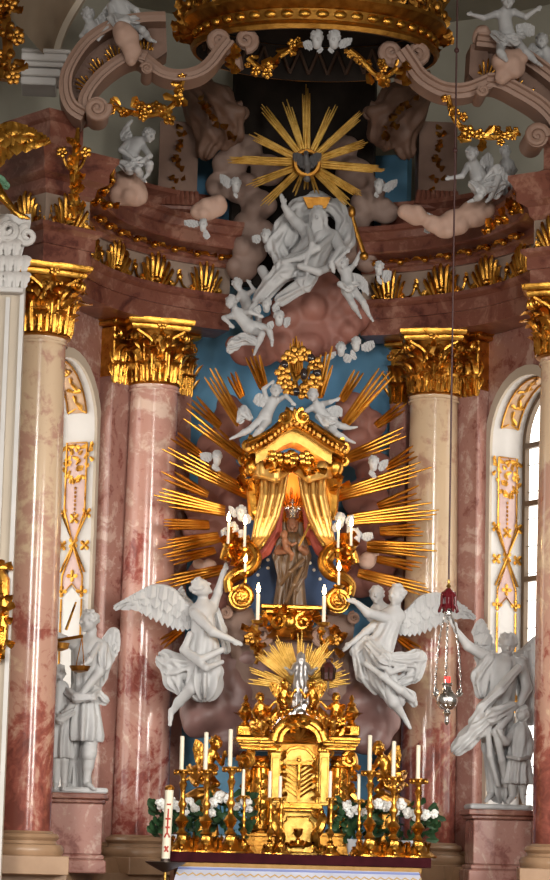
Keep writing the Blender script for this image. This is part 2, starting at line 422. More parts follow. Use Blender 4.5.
def garland(mb, path, r, rg, nrm=(0, -1, 0), dens=1.0):
    pts = spline(path, 8); nrm = Vector(nrm)
    L = sum((pts[i+1]-pts[i]).length for i in range(len(pts)-1)); k = max(3, int(L/(r*.62)*dens))
    for i in range(k):
        t = (i+.5)/k; q = t*(len(pts)-1); j = min(int(q), len(pts)-2); p = pts[j].lerp(pts[j+1], q-j)
        rr = r*(.55+.6*sin(pi*t))
        off = Vector((rg.uniform(-1, 1), rg.uniform(-.7, .2), rg.uniform(-1, 1)))*rr*.75
        nn = (nrm+Vector((rg.uniform(-.6, .6), 0, rg.uniform(-.7, .5)))).normalized()
        if rg.random() < .68: blossom(mb, p+off, nn, rr*rg.uniform(.42, .62), rg)
        else: mb.leaf(p+off*.6, Vector((rg.uniform(-1, 1), -.2, rg.uniform(-1, 1))), nn, rr*1.3, rr*.7, .7, n=4)
    mb.tube(pts, r*.28, 6)

# ------------------------------------------------------------------ columns
def acanthus(mb, base, out, up, h, w, curl=1.0):
    """a leaf standing against the bell, its lobed tip curling outwards"""
    mb.leaf(base, up, out, h*1.15, w, curl*1.5, th=.25, n=8, pinch=.75, ridge=.3, lob=1)
    sd = Vector(up).cross(Vector(out)).normalized()
    for q in (-1, 1):
        mb.leaf(Vector(base)+sd*q*w*.3+Vector(up)*h*.28, Vector(up)+sd*q*.55, out, h*.55, w*.42, curl*1.2, th=.3, n=4)
    mb.tube([Vector(base)+Vector(out)*.012, Vector(base)+Vector(up)*h*.5+Vector(out)*.03, Vector(base)+Vector(up)*h*.85+Vector(out)*.06], [w*.1, w*.08, w*.05], 5)
def capital(parent, c, r, h, rot=0, flat=None):
    """Corinthian capital: bell, two rows of acanthus, corner volutes, rosettes, abacus"""
    c = Vector(c); Z = Vector((0, 0, 1))
    mb = MB(); mb.lathe([(r*.98, 0), (r*1.06, h*.02), (r*1.0, h*.05), (r*.95, h*.12), (r*.96, h*.5), (r*1.06, h*.75), (r*1.22, h*.86)], c, 24)
    parent = mb.build('capital', GOLDD, parent)
    mb = MB()
    for row, (k, z, hh, ww, off) in enumerate(((10, .04, .36, .58, 0), (10, .1, .56, .56, .5), (8, .3, .5, .45, .25))):
        for i in range(k):
            th = rot+2*pi*(i+off)/k; out = Vector((cos(th), sin(th), 0))
            acanthus(mb, c+out*r*(1.0+.04*row)+Z*h*z, out, Z, h*hh, r*ww, 1.0+.15*row)
    for i in range(26):
        th = rot+2*pi*i/26; out = Vector((cos(th), sin(th), 0))
        mb.tube([c+out*r*1.03+Z*h*.05, c+out*r*1.06+Z*h*.2, c+out*r*1.09+Z*h*.3], [r*.07, r*.085, r*.05], 5)
    mb.build('acanthus_leaves', GOLD, parent)
    mb = MB()
    for i in range(4):
        th = rot+pi/4+pi/2*i; out = Vector((cos(th), sin(th), 0)); sd = Z.cross(out)
        cc = c+out*r*1.42+Z*h*.74
        for q in (-1, 1):
            a = (out*.8+sd*q*.6).normalized()*-1
            mb.tube(spline([c+(out+sd*q*.75).normalized()*r*1.0+Z*h*.42, c+(out+sd*q*.5).normalized()*r*1.12+Z*h*.66, cc+sd*q*r*.06+Z*r*.22], 5), r*.075, 6)
            mb.curlt(cc+sd*q*r*.08, out, Z, r*.24, 1.6, r*.085, pi/2, rad2=None)
        mb.leaf(cc-Z*h*.2, out*.8-Z*.5, out+Z*.5, h*.24, r*.34, .9)
        th2 = rot+pi/2*i; o2 = Vector((cos(th2), sin(th2), 0)); s2 = Z.cross(o2)
        for q in (-1, 1):
            mb.curlt(c+o2*r*1.14+s2*q*r*.22+Z*h*.72, s2*q, Z, r*.15, 1.4, r*.055, -pi*.5)
    mb.build('volutes', GOLD, parent)
    mb = MB(); ab = []
    for z, e in ((.83, 1.0), (.87, 1.04), (.9, 1.04), (.915, 1.13), (.96, 1.17), (1.0, 1.17)):
        ring = []
        for i in range(32):
            th = 2*pi*i/32; q = abs(((th/(pi/2)) % 1)-.5)*2       # 0 at the corner, 1 at the face middle
            rad = r*e*(1.62-.42*min(1, q*1.0)**.55 if q > .12 else 1.62-.1*q/.12)
            a = th+rot; ring.append(c+Vector((cos(a), sin(a), 0))*rad+Z*h*z)
        ab.append(ring)
    mb.loft(ab)
    for i in range(4):
        th2 = rot+pi/2*i; o2 = Vector((cos(th2), sin(th2), 0)); rg = random.Random(5+i)
        blossom(mb, c+o2*r*1.3+Z*h*.9, o2, r*.2, rg, 6)
        mb.leaf(c+o2*r*1.26+Z*h*.82, Z*-.6+o2*.4, o2, h*.16, r*.25, .5)
    mb.build('abacus', GOLD, parent)
def column(label, x, y, mat, rot, r=.365):
    t = thing('marble_column', label, 'column', (x, y, 1.4), 'marble columns of the altar', 'thing')
    Z = Vector((0, 0, 1)); c = Vector((x, y, 0))
    mb = MB(); mb.lathe([(r*1.36, 1.62), (r*1.42, 1.66), (r*1.42, 1.70), (r*1.36, 1.74), (r*1.2, 1.755), (r*1.17, 1.79), (r*1.22, 1.80), (r*1.27, 1.83), (r*1.22, 1.865), (r*1.08, 1.88), (r*1.03, 1.9)], c, 40)
    d = (Vector((0, YC, 0))-Vector((x, y, 0))).normalized(); sdv = Z.cross(d)
    mb.box(c+Z*1.51, r*2.9, r*2.9, .22, (d, sdv, Z), .01)
    mb.build('base', OCHREM, t)
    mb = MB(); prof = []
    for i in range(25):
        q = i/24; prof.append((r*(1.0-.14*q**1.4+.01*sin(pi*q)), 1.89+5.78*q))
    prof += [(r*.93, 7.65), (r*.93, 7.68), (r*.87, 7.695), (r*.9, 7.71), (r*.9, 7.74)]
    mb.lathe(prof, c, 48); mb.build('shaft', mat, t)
    capital(t, c+Z*7.73, r*(.9 if y > 32 else .98), .86, rot)
    return t
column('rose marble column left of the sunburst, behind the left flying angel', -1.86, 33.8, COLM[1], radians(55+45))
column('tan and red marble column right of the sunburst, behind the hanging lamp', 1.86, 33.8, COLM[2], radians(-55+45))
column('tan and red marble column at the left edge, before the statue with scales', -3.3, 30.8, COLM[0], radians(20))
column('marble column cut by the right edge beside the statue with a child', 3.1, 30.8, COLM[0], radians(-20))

# pilasters behind the far columns
def pilaster(label, ang, R=3.5, w=.34):
    a = radians(ang); c = arc_pt(R, a, 0); out = (Vector((0, YC, 0))-c); out.z = 0; out.normalize(); Z = Vector((0, 0, 1)); sd = Z.cross(out)
    t = thing('marble_pilaster', label, 'pilaster', (c.x, c.y, 1.4), 'narrow pilasters beside the inner columns', 'thing')
    MB().box(c+Z*4.75, w, .3, 6.2, (sd, out, Z), .02).build('shaft', PINKM, t, smooth=False)
    mb = MB(); mb.box(c+Z*1.52, w*1.3, .42, .24, (sd, out, Z), .02); mb.box(c+Z*1.72, w*1.2, .38, .16, (sd, out, Z), .04); mb.build('base', OCHREM, t)
    mb = MB(); b = c+Z*7.74+out*.15
    mb.box(c+Z*8.12, w*.96, .3, .78, (sd, out, Z), .02)
    for row, (k, z, hh) in enumerate(((4, .0, .34), (3, .1, .48))):
        for i in range(k):
            q = (i-(k-1)/2)/k; acanthus(mb, b+sd*q*w*1.05+Z*z+out*.02*row, out, Z, hh, w*.4, 1.1)
    for i in range(7): mb.tube([b+sd*(i-3)/7*w+Z*.02, b+sd*(i-3)/7*w+Z*.3+out*.02], .02, 5)
    for q in (-1, 1):
        mb.curlt(b+sd*q*w*.46+Z*.64+out*.04, sd*q, Z, w*.24, 1.6, w*.08, pi/2); mb.curlt(b+sd*q*w*.13+Z*.62+out*.04, -sd*q, Z, w*.13, 1.3, w*.05, pi/2)
    mb.box(b+Z*.8-out*.1, w*1.5, .42, .07, (sd, out, Z), .02); mb.box(b+Z*.855-out*.1, w*1.65, .47, .05, (sd, out, Z), .02)
    mb.build('capital', GOLD, t)
pilaster('marble pilaster just left of the rose marble column', -43)
pilaster('narrow marble pilaster between the rose column and the blue wall', -24.5, 3.62, .24)
pilaster('narrow marble pilaster between the tan column and the blue wall', 24.5, 3.62, .24)
pilaster('marble pilaster between the tan column and the right window', 43)

# ------------------------------------------------------------------ plinth zone
pl = struct('trim_1')
mb = MB()
for s in (-1, 1):
    arc_sweep(mb, [(2.72, 0), (4.2, 0), (4.2, 1.24), (2.72, 1.24)], s*radians(20), s*radians(100), 40)
mb.build('red_plinth', REDM, pl, smooth=False)
mb = MB()
for s in (-1, 1):
    arc_sweep(mb, [(2.78, 1.23), (4.2, 1.23), (4.2, 1.42), (2.78, 1.42)], s*radians(20), s*radians(100), 40)
    arc_sweep(mb, [(2.9, 1.4), (4.2, 1.4), (4.2, 1.6), (3.0, 1.6)], s*radians(20), s*radians(84), 40)
mb.build('ochre_plinth_band', OCHREM, pl, smooth=False)

# ------------------------------------------------------------------ entablature
AF = 2.92
def entablature(side):
    s = -1 if side == 'left' else 1
    t = struct('trim_2' if side == 'left' else 'trim_3')
    a0, a1 = s*radians(17.5), s*radians(93)
    arch = [(3.5, 8.58), (AF, 8.58), (AF, 8.80), (AF-.03, 8.80), (AF-.03, 8.95), (AF-.06, 8.97), (AF-.09, 9.0), (AF-.09, 9.05), (3.5, 9.05)]
    fri = [(3.5, 9.05), (AF+.03, 9.05), (AF+.03, 9.42), (3.5, 9.42)]
    cor = [(3.6, 9.42), (AF-.02, 9.42), (AF-.06, 9.47), (AF-.10, 9.49), (AF-.10, 9.58), (AF-.3, 9.62), (AF-.32, 9.64), (AF-.32, 9.78), (AF-.36, 9.80), (AF-.42, 9.88), (AF-.46, 9.90), (AF-.46, 9.96), (3.6, 9.99)]
    att = [(3.7, 9.97), (AF+.2, 9.97), (AF+.2, 10.08), (AF+.28, 10.12), (AF+.28, 10.32), (AF+.18, 10.38), (AF+.18, 10.44), (3.7, 10.44)]
    mb = MB(); arc_sweep(mb, arch, a0, a1, 60); A = mb
    mb = MB(); arc_sweep(mb, fri, a0, a1, 60); Fz = mb
    mb = MB(); arc_sweep(mb, cor, a0, a1, 60); Co = mb
    Att = MB(); arc_sweep(Att, att, s*radians(21), s*radians(74), 40)
    # block that steps forward over the outer column
    c = Vector((-3.22 if s < 0 else 3.12, 30.72, 0)); Z = Vector((0, 0, 1))
    def blk(m_, prof, half=.36):
        ra = s*radians(-38); ca, sa = cos(ra), sin(ra)
        rings = [[c+Vector((-x*ca*s-y*sa if False else x*ca-y*sa, x*sa+y*ca, z)) for x, y in ((-half-e, -half-e), (half+e, -half-e), (half+e, .6), (-half-e, .6))] for e, z in prof]
        m_.loft(rings)
    blk(A, [(0, 8.58), (0, 8.8), (.03, 8.8), (.03, 8.95), (.09, 9.0), (.09, 9.05)])
    blk(Fz, [(-.03, 9.05), (-.03, 9.42)])
    blk(Co, [(.0, 9.42), (.05, 9.47), (.07, 9.58), (.17, 9.64), (.17, 9.76), (.22, 9.86), (.25, 9.9), (.25, 9.96)], .32)
    blk(Att, [(-.02, 9.96), (-.02, 10.05), (-.05, 10.07), (-.05, 10.34), (.0, 10.37), (.04, 10.42), (.04, 10.46)], .30)
    A.build('architrave', REDM, t, smooth=False); Fz.build('frieze', FRIEZE, t, smooth=False)
    Co.build('cornice', REDM, t, smooth=False); Att.build('attic', REDM, t, smooth=False)
    for k in range(5):                                      # gilded shells of the frieze
        a = s*radians(25+15.6*k); p = arc_pt(AF+.01, a, 9.06); nrm = (Vector((0, YC, 0))-p); nrm.z = 0
        mb = MB(); palmette(mb, p, nrm, Z, .50 if k else .40, .43); mb.build('frieze_shell', GOLD, t)
        if k < 4:
            a = s*radians(25+15.6*(k+.5)); p = arc_pt(AF+.01, a, 9.06); nrm = (Vector((0, YC, 0))-p); nrm.z = 0
            mb = MB(); scroll_link(mb, p, nrm, Z, .5, .28); mb.build('frieze_scroll', GOLD, t)
    for nn, kk in ((Vector((-sin(radians(-38))*-s, -cos(radians(38)), 0)), 0), (Vector((-s*-cos(radians(38)), -sin(radians(38)), 0)), 1)):
        nn = Vector((nn.x, nn.y, 0)).normalized()
        mb = MB(); palmette(mb, c+nn*.34+Z*9.06, nn, Z, .46, .42)
        for q in (-1, 1): scroll_link(mb, c+nn*.34+Z.cross(nn)*q*.27+Z*9.06, nn, Z, .2, .24)
        mb.build('frieze_shell', GOLD, t)
    mb = MB(); rg = random.Random(11)
    for k in range(8):                                      # gilded leaves under the cornice
        a = s*radians(22+7.6*k); p = arc_pt(AF-.13, a, 9.53); nrm = (Vector((0, YC, 0))-p); nrm.z = 0; nrm.normalize(); sd = Z.cross(nrm)
        for q in (-1, 0, 1):
            mb.leaf(p+sd*q*.05, nrm+Z*.2+sd*q*1.2, Z*-1+nrm*.6, .17, .1, .9, n=5)
        mb.ell(p+nrm*.06-Z*.02, .05, .05, .04)
    mb.build('cornice_leaves', GOLD, t)
entablature('left'); entablature('right')
# ------------------------------------------------------------------ carved figures: a small distance-field sculptor
def _np(p): return np.array((p[0], p[1], p[2]), dtype=np.float32)
class Sculpt:
    def __init__(s, seed=1): s.pr = []; s.rg = random.Random(seed)
    def cap(s, a, b, ra, rb, k=.02, fold=None, sub=False):
        s.pr.append(('c', _np(a), _np(b), float(ra), float(rb), float(k), fold, sub)); return s
    def chain(s, pts, rad, k=.02, fold=None):
        for i in range(len(pts)-1): s.cap(pts[i], pts[i+1], rad[i], rad[i+1], k, fold)
        return s
    def ball(s, c, r, k=.02, sub=False): return s.cap(c, Vector(c)+Vector((0, 0, 1e-4)), r, r, k, None, sub)
    def ell(s, c, r, ax=None, k=.02, sub=False):
        X, Y, Z = ax if ax else (Vector((1, 0, 0)), Vector((0, 1, 0)), Vector((0, 0, 1)))
        R = np.array([list(X), list(Y), list(Z)], dtype=np.float32)
        s.pr.append(('e', _np(c), np.array(r, dtype=np.float32), R, float(k), sub)); return s
    def hem(s, c):
        """cuts a skirt off level at its hem"""
        return s.ell(Vector(c)-Vector((0, 0, .3)), (.9, .9, .3), None, .012, True)
    def mesh(s, h, wob=0.0, wobf=9.0, smooth=1):
        lo = np.full(3, 1e9); hi = -lo
        bb = []
        for p in s.pr:
            if p[0] == 'c':
                r = max(p[3], p[4])*(1.0+(p[6][1] if p[6] else 0))+p[5]*.5
                l = np.minimum(p[1], p[2])-r; u = np.maximum(p[1], p[2])+r; k = p[5]; sub = p[7]
            else:
                r = float(p[2].max())+p[4]*.5; l = p[1]-r; u = p[1]+r; k = p[4]; sub = p[5]
            bb.append((l, u, k))
            if not sub: lo = np.minimum(lo, l); hi = np.maximum(hi, u)
        lo = lo-3*h; N = np.ceil((hi+3*h-lo)/h).astype(int)+1
        ax = [(lo[i]+h*np.arange(N[i])).astype(np.float32) for i in range(3)]
        G = np.full(tuple(N), .5, dtype=np.float32)
        for p, (l, u, k) in zip(s.pr, bb):
            i0 = np.maximum(np.floor((l-k-3*h-lo)/h).astype(int), 0); i1 = np.minimum(np.ceil((u+k+3*h-lo)/h).astype(int)+1, N)
            if (i1 <= i0).any(): continue
            sl = tuple(slice(a, b) for a, b in zip(i0, i1))
            X = ax[0][sl[0]][:, None, None]; Y = ax[1][sl[1]][None, :, None]; Z = ax[2][sl[2]][None, None, :]
            if p[0] == 'c':
                _, a, b, ra, rb, k, fold, sub = p
                ab = b-a; L2 = float(ab@ab)+1e-9
                dx, dy, dz = X-a[0], Y-a[1], Z-a[2]
                t = np.clip((dx*ab[0]+dy*ab[1]+dz*ab[2])/L2, 0, 1)
                ex, ey, ez = dx-t*ab[0], dy-t*ab[1], dz-t*ab[2]
                r = ra+(rb-ra)*t
                if fold:
                    n, amp, tw, ph = fold; amp *= 1.6
                    d_, s_, u_ = frame(Vector(ab.tolist()))
                    th = np.arctan2(ex*u_.x+ey*u_.y+ez*u_.z, ex*s_.x+ey*s_.y+ez*s_.z)
                    w_ = n*th+tw*t+ph+1.3*np.sin(3.1*t+ph*2)*np.sin(2*th+ph)
                    r = r*(1+amp*(.35+.65*t)*np.sin(w_))
                d = np.sqrt(ex*ex+ey*ey+ez*ez)-r
            else:
                _, c, rr, R, k, sub = p
                dx, dy, dz = X-c[0], Y-c[1], Z-c[2]
                q = [(dx*R[i, 0]+dy*R[i, 1]+dz*R[i, 2])/rr[i] for i in range(3)]
                k0 = np.sqrt(q[0]**2+q[1]**2+q[2]**2)
                k1 = np.sqrt(sum((q[i]/rr[i])**2 for i in range(3)))+1e-6
                d = k0*(k0-1)/k1
            g = G[sl]
            if sub:
                hh = np.clip(.5-.5*(g+d)/k, 0, 1); G[sl] = g+(-d-g)*hh+k*hh*(1-hh)
            else:
                hh = np.clip(.5+.5*(g-d)/k, 0, 1); G[sl] = g+(d-g)*hh-k*hh*(1-hh)
        if wob:
            X, Y, Z = ax[0][:, None, None], ax[1][None, :, None], ax[2][None, None, :]
            G = G+wob*(np.sin(X*wobf+1.7*np.sin(Z*wobf*.7))*np.sin(Y*wobf*1.1+Z*wobf*.5)*np.sin(Z*wobf*.9+X*wobf*.4)
                       + .5*np.sin(X*wobf*2.1+Z*wobf*1.7)*np.sin(Y*wobf*2.3-Z*wobf*1.9))
        return nets(G, lo, h)
    def build(s, name, mat, parent, h=.012, **kw):
        v, f = s.mesh(h, **kw)
        o = link_mesh(name, v, f, mat, parent); return o
def nets(G, lo, h):
    """naive surface nets"""
    S = G < 0; n = G.shape
    c = [S[i:n[0]-1+i, j:n[1]-1+j, k:n[2]-1+k] for i in (0, 1) for j in (0, 1) for k in (0, 1)]
    cnt = sum(x.astype(np.int8) for x in c); act = (cnt > 0) & (cnt < 8)
    I = np.argwhere(act); idx = np.full(act.shape, -1, dtype=np.int64); idx[tuple(I.T)] = np.arange(len(I))
    corn = np.array([(i, j, k) for i in (0, 1) for j in (0, 1) for k in (0, 1)])
    val = np.stack([G[I[:, 0]+a, I[:, 1]+b, I[:, 2]+d] for a, b, d in corn], 1)
    acc = np.zeros((len(I), 3)); num = np.zeros(len(I))
    for p in range(8):
        for q in range(p+1, 8):
            if np.abs(corn[p]-corn[q]).sum() != 1: continue
            a, b = val[:, p], val[:, q]; m = (a < 0) != (b < 0)
            t = np.where(m, a/(a-b+1e-12), 0)
            pt = corn[p]+(corn[q]-corn[p])*t[:, None]
            acc += np.where(m[:, None], pt, 0); num += m
    V = lo+h*(I+acc/np.maximum(num, 1)[:, None]); F = []
    for axis in range(3):
        sh = [slice(1, -1)]*3; sh[axis] = slice(0, n[axis]-1); sh2 = list(sh); sh2[axis] = slice(1, n[axis])
        a = S[tuple(sh)]; b = S[tuple(sh2)]
        E = np.argwhere(a != b)
        if not len(E): continue
        inside = a[tuple(E.T)]
        off = np.array([1, 1, 1]); off[axis] = 0; E = E+off
        u, w_ = [(1, 2), (2, 0), (0, 1)][axis]
        def g(du, dw):
            e = E.copy(); e[:, u] -= du; e[:, w_] -= dw
            return idx[tuple(e.T)]
        q = np.stack([g(1, 1), g(0, 1), g(0, 0), g(1, 0)], 1)
        q[~inside] = q[~inside][:, ::-1]
        F.append(q[(q >= 0).all(1)])
    F = np.concatenate(F) if F else np.zeros((0, 4), int)
    return V, F.tolist()

class Fig:
    """pose helper: pixel positions of the photo carried to depth Y (plus a depth offset in metres)"""
    def __init__(s, Y): s.Y = Y; s.m = M(Y)
    def __call__(s, x, y, d=0.0): return P(x, y, s.Y+d)
    def L(s, pts): return [s(*p) for p in pts]

def head(S, c, r, face, up=(0, 0, 1), hair='curl', seed=0, mature=False):
    """skull, jaw, brow, nose, lips, sockets, ears and hair; r is half the head's height"""
    rg = random.Random(seed+17); up = Vector(up).normalized(); f = Vector(face).normalized()
    sd = f.cross(up).normalized(); up = sd.cross(f).normalized(); c = Vector(c); ax = (sd, f, up)
    def q(a, b, d): return c+sd*a*r+f*b*r+up*d*r
    S.ell(q(0, -.08, .16), (r*.76, r*.86, r*.80), ax, r*.12)
    S.ell(q(0, .2, -.36), (r*.56, r*.58, r*.56), ax, r*.25)
    for e in (-1, 1):
        S.ball(q(e*.36, .48, -.28), r*(.26 if not mature else .2), r*.2)
        S.ball(q(e*.29, .80, .10), r*.15, r*.08, sub=True)
        S.ball(q(e*.29, .66, .09), r*.12, r*.03)
        S.cap(q(e*.14, .76, .27), q(e*.44, .62, .24), r*.09, r*.07, r*.1)
        S.ell(q(e*.76, -.05, -.02), (r*.09, r*.17, r*.24), ax, r*.05)
    S.cap(q(0, .74, .2), q(0, .92, -.12), r*.09, r*.14, r*.07)
    S.cap(q(-.17, .72, -.42), q(.17, .72, -.42), r*.07, r*.07, r*.05); S.cap(q(-.12, .70, -.54), q(.12, .70, -.54), r*.08, r*.08, r*.05)
    S.ball(q(0, .6, -.78), r*.18, r*.12)
    k = {'curl': 44, 'long': 44, 'beard': 44, 'bald': 7, 'cap': 16}[hair]
    for i in range(k):
        a = rg.uniform(0, 2*pi); z = rg.uniform(-.35, 1.0)
        if hair == 'bald': z = rg.uniform(.5, 1)
        x, y = sin(a)*sqrt(max(0, 1-z*z)), cos(a)*sqrt(max(0, 1-z*z))
        if y > .42 and z < .78: continue
        S.ball(q(x*.76, y*.84-.08, z*.82+.16), r*rg.uniform(.13, .22), r*.025)
    if hair == 'long':
        for e in (-1, 0, 1): S.chain([q(e*.6, -.5, .2), q(e*.62, -.62, -.5), q(e*.55, -.5, -1.15)], [r*.34, r*.34, r*.2], r*.12)
    if hair == 'beard':
        for e in (-.4, -.13, .13, .4): S.chain([q(e, .58, -.5), q(e*1.0, .66, -1.05), q(e*.6, .7, -1.6)], [r*.25, r*.22, r*.08], r*.06)
        for e in (-1, 1): S.chain([q(e*.6, .1, .3), q(e*.75, -.1, -.4), q(e*.8, -.1, -1.0)], [r*.26, r*.26, r*.12], r*.08)
def hand(S, w, tip, r, k=.006, palm=None, curl=.25, thumb=1):
    """palm, four unequal bent fingers and a thumb, from wrist w towards tip"""
    w = Vector(w); d = (Vector(tip)-w); L = d.length; d.normalize(); _, s, u = frame(d, palm or Vector((0, -1, .2)))
    for i, (o, l) in enumerate(((-.75, .86), (-.25, 1.0), (.25, .95), (.75, .78))):
        b = w+d*L*.42+s*o*r*.78; m_ = b+d*L*.32*l-u*L*.06*curl; e = m_+d*L*.28*l*(1-curl*.4)-u*L*.3*curl
        S.cap(w+d*L*.08, b, r*.42, r*.34, k); S.cap(b, m_, r*.31, r*.27, k); S.cap(m_, e, r*.27, r*.2, k)
    S.cap(w, w+d*L*.4, r*.62, r*.72, r*.3)
    t0 = w+d*L*.12+s*thumb*r*.6; t1 = t0+d*L*.22+s*thumb*r*.55; S.cap(t0, t1, r*.36, r*.3, k*1.5); S.cap(t1, t1+d*L*.22-s*thumb*r*.05, r*.3, r*.22, k)
def foot(S, an, toe, r, k=.01):
    an = Vector(an); toe = Vector(toe); d = toe-an
    S.cap(an-d*.12, an+d*.5, r*1.0, r*.85, k); S.cap(an+d*.45, toe, r*.88, r*.6, k)
    _, s, _ = frame(d)
    for o in (-.6, -.2, .2, .6): S.ball(toe+s*o*r*.9-d*.05*abs(o+.6), r*.3, k*.4)

def putto(name_parent, Y, hd, hr, face, chest, belly, arms, legs, seed=0, wings=(), mat=None, h=None, hair='curl', up=(0, 0, 1), drape=None, fat=1.0, hands=True):
    """a plump child: hd/chest/belly and limb points are (px, py, depth); arms: [(shoulder, elbow, hand)], legs: [(hip, knee, ankle, toe)]"""
    g = Fig(Y); m = g.m; r = hr*m; mat = mat or WHITE; S = Sculpt(seed); h = h or max(.0085, r*.095)
    hc = g(*hd); head(S, hc, r, face, up, hair, seed)
    ch, be = g(*chest), g(*belly)
    S.cap(hc+(ch-hc)*.3, ch, r*.42, r*.5, r*.3)
    S.cap(ch, be, r*.82*fat, r*.92*fat, r*.5); S.ball(be+Vector((0, -.35*r, 0)), r*.68*fat, r*.4)
    for a in arms:
        p = g.L(a); S.cap(ch, p[0], r*.6, r*.42, r*.4)
        S.cap(p[0], p[1], r*.44*fat, r*.35*fat, r*.22); S.cap(p[1], p[2], r*.37*fat, r*.24*fat, r*.12)
        dd = (p[2]-p[1]).normalized()
        if hands: hand(S, p[2], p[2]+dd*r*.85, r*.3, r*.05)
    for l in legs:
        p = g.L(l); S.cap(be, p[0], r*.8, r*.62, r*.4)
        S.cap(p[0], p[1], r*.68*fat, r*.46*fat, r*.3); S.cap(p[1], p[1]+(p[2]-p[1])*.4, r*.46*fat, r*.48*fat, r*.15); S.cap(p[1]+(p[2]-p[1])*.4, p[2], r*.48*fat, r*.28*fat, r*.12)
        if len(p) > 3: foot(S, p[2], p[3], r*.27, r*.08)
    S.build('body', mat, name_parent, h)
    for w_ in wings: wing(name_parent, Y, w_, mat)
    if drape:
        for d_ in drape: drapery(name_parent, Y, d_[0], d_[1], mat, seed=seed+5)
def drapery(parent, Y, pts, rad, mat, fold=(5, .3, 3.0), seed=0, name='drapery', h=None, k=None):
    """a crumpled cloth strand along pixel points"""
    g = Fig(Y); S = Sculpt(seed); p = g.L(pts); r = [x*g.m for x in rad]
    for i in range(len(p)-1): S.cap(p[i], p[i+1], r[i], r[i+1], k or min(r)*.6, (fold[0], fold[1], fold[2]*(i+1), seed+i*1.7))
    return S.build(name, mat, parent, h or max(.008, min(r)*.16))
def wing(parent, Y, spec, mat, name='wing'):
    """spec: edge = leading-edge pixel points root..tip, ends = where the feather tips of the same run end"""
    g = Fig(Y); edge = spline(g.L(spec['edge']), 6); ends = spline(g.L(spec['ends']), 6); m = min(len(edge), len(ends))
    mb = MB(); n = int(spec.get('n', 12)*(1.5 if spec.get('n', 12) < 8 else 1.1)); nrm = Vector(spec.get('nrm', (0, -1, .1)))
    def at(c, t):
        q = t*(len(c)-1); j = min(int(q), len(c)-2); return c[j].lerp(c[j+1], q-j)
    Lw = max((at(edge, t)-at(ends, t)).length for t in (.2, .5, .8))
    for row, (s0, s1, k, off) in enumerate(((0, 1.0, n, 0), (.0, .66, n, .03), (0, .4, n+1, .055))):
        for i in range(k):
            t = (i+.5*(row % 2)+.3)/k
            if t > 1: continue
            a, b = at(edge, t), at(ends, t)
            d = b-a; wd = max((at(edge, min(1, t+1/n))-at(edge, max(0, t-1/n))).length, Lw*.17)*.95
            mb.leaf(a+nrm*(off*Lw*1.7+.02*(i % 2)), d, nrm, d.length*s1, wd*(.84-.06*row), .3, th=.16, n=5, pinch=.85, ridge=.3)
    mb.tube(edge, [Lw*.11*(1-.6*i/len(edge)) for i in range(len(edge))], 7)
    return mb.build(name, mat, parent)
def cherub(label, Y, x, y, hr, face, wings, group=None, seed=0, up=(0, 0, 1)):
    """a winged child's head"""
    g = Fig(Y); t = thing('cherub_head', label, 'cherub head', g(x, y), group)
    S = Sculpt(seed); head(S, g(x, y), hr*g.m, face, up, 'curl', seed); S.ball(g(x, y+hr*.9), hr*g.m*.55, hr*g.m*.4)
    S.build('face', WHITE, t, max(.008, hr*g.m*.09))
    for w_ in wings:
        wing(t, Y+.03, w_, WHITE)
    return t
def wpair(x, y, a, b, L, n=6, w=.55):
    """short wing from (x,y) towards pixel offset a; its feathers end shifted by b"""
    return dict(edge=[(x, y), (x+a[0]*.5, y+a[1]*.5-L*.12), (x+a[0], y+a[1])], ends=[(x+b[0]*w, y+b[1]*w), (x+a[0]*.5+b[0], y+a[1]*.5+b[1]), (x+a[0]*1.1+b[0]*.7, y+a[1]*1.1+b[1]*.7)], n=n)
FR = Vector((0, -1, 0))
def cloud(label, Y, blobs, mat, seed=0, group=None, h=.028, wob=.006, k=.045):
    g = Fig(Y); b0 = blobs[0]; t_loc = g(b0[0], b0[1])
    S = Sculpt(seed); rg = random.Random(seed)
    for b in blobs:
        d = b[3] if len(b) > 3 else 0; c = g(b[0], b[1], d); r = b[2]*g.m
        S.ell(c, (r, r*.62, r*.92), None, k)
        for i in range(2):
            th = rg.uniform(0, 6.28); S.ball(c+Vector((cos(th)*r*.5, -r*.3, sin(th)*r*.45)), r*rg.uniform(.45, .6), k*.5)
    v, f = S.mesh(h, wob=wob, wobf=5.5)
    o = link_mesh('cloud', v, f, mat, None, True, t_loc)
    return tag(o, label, 'cloud', group)
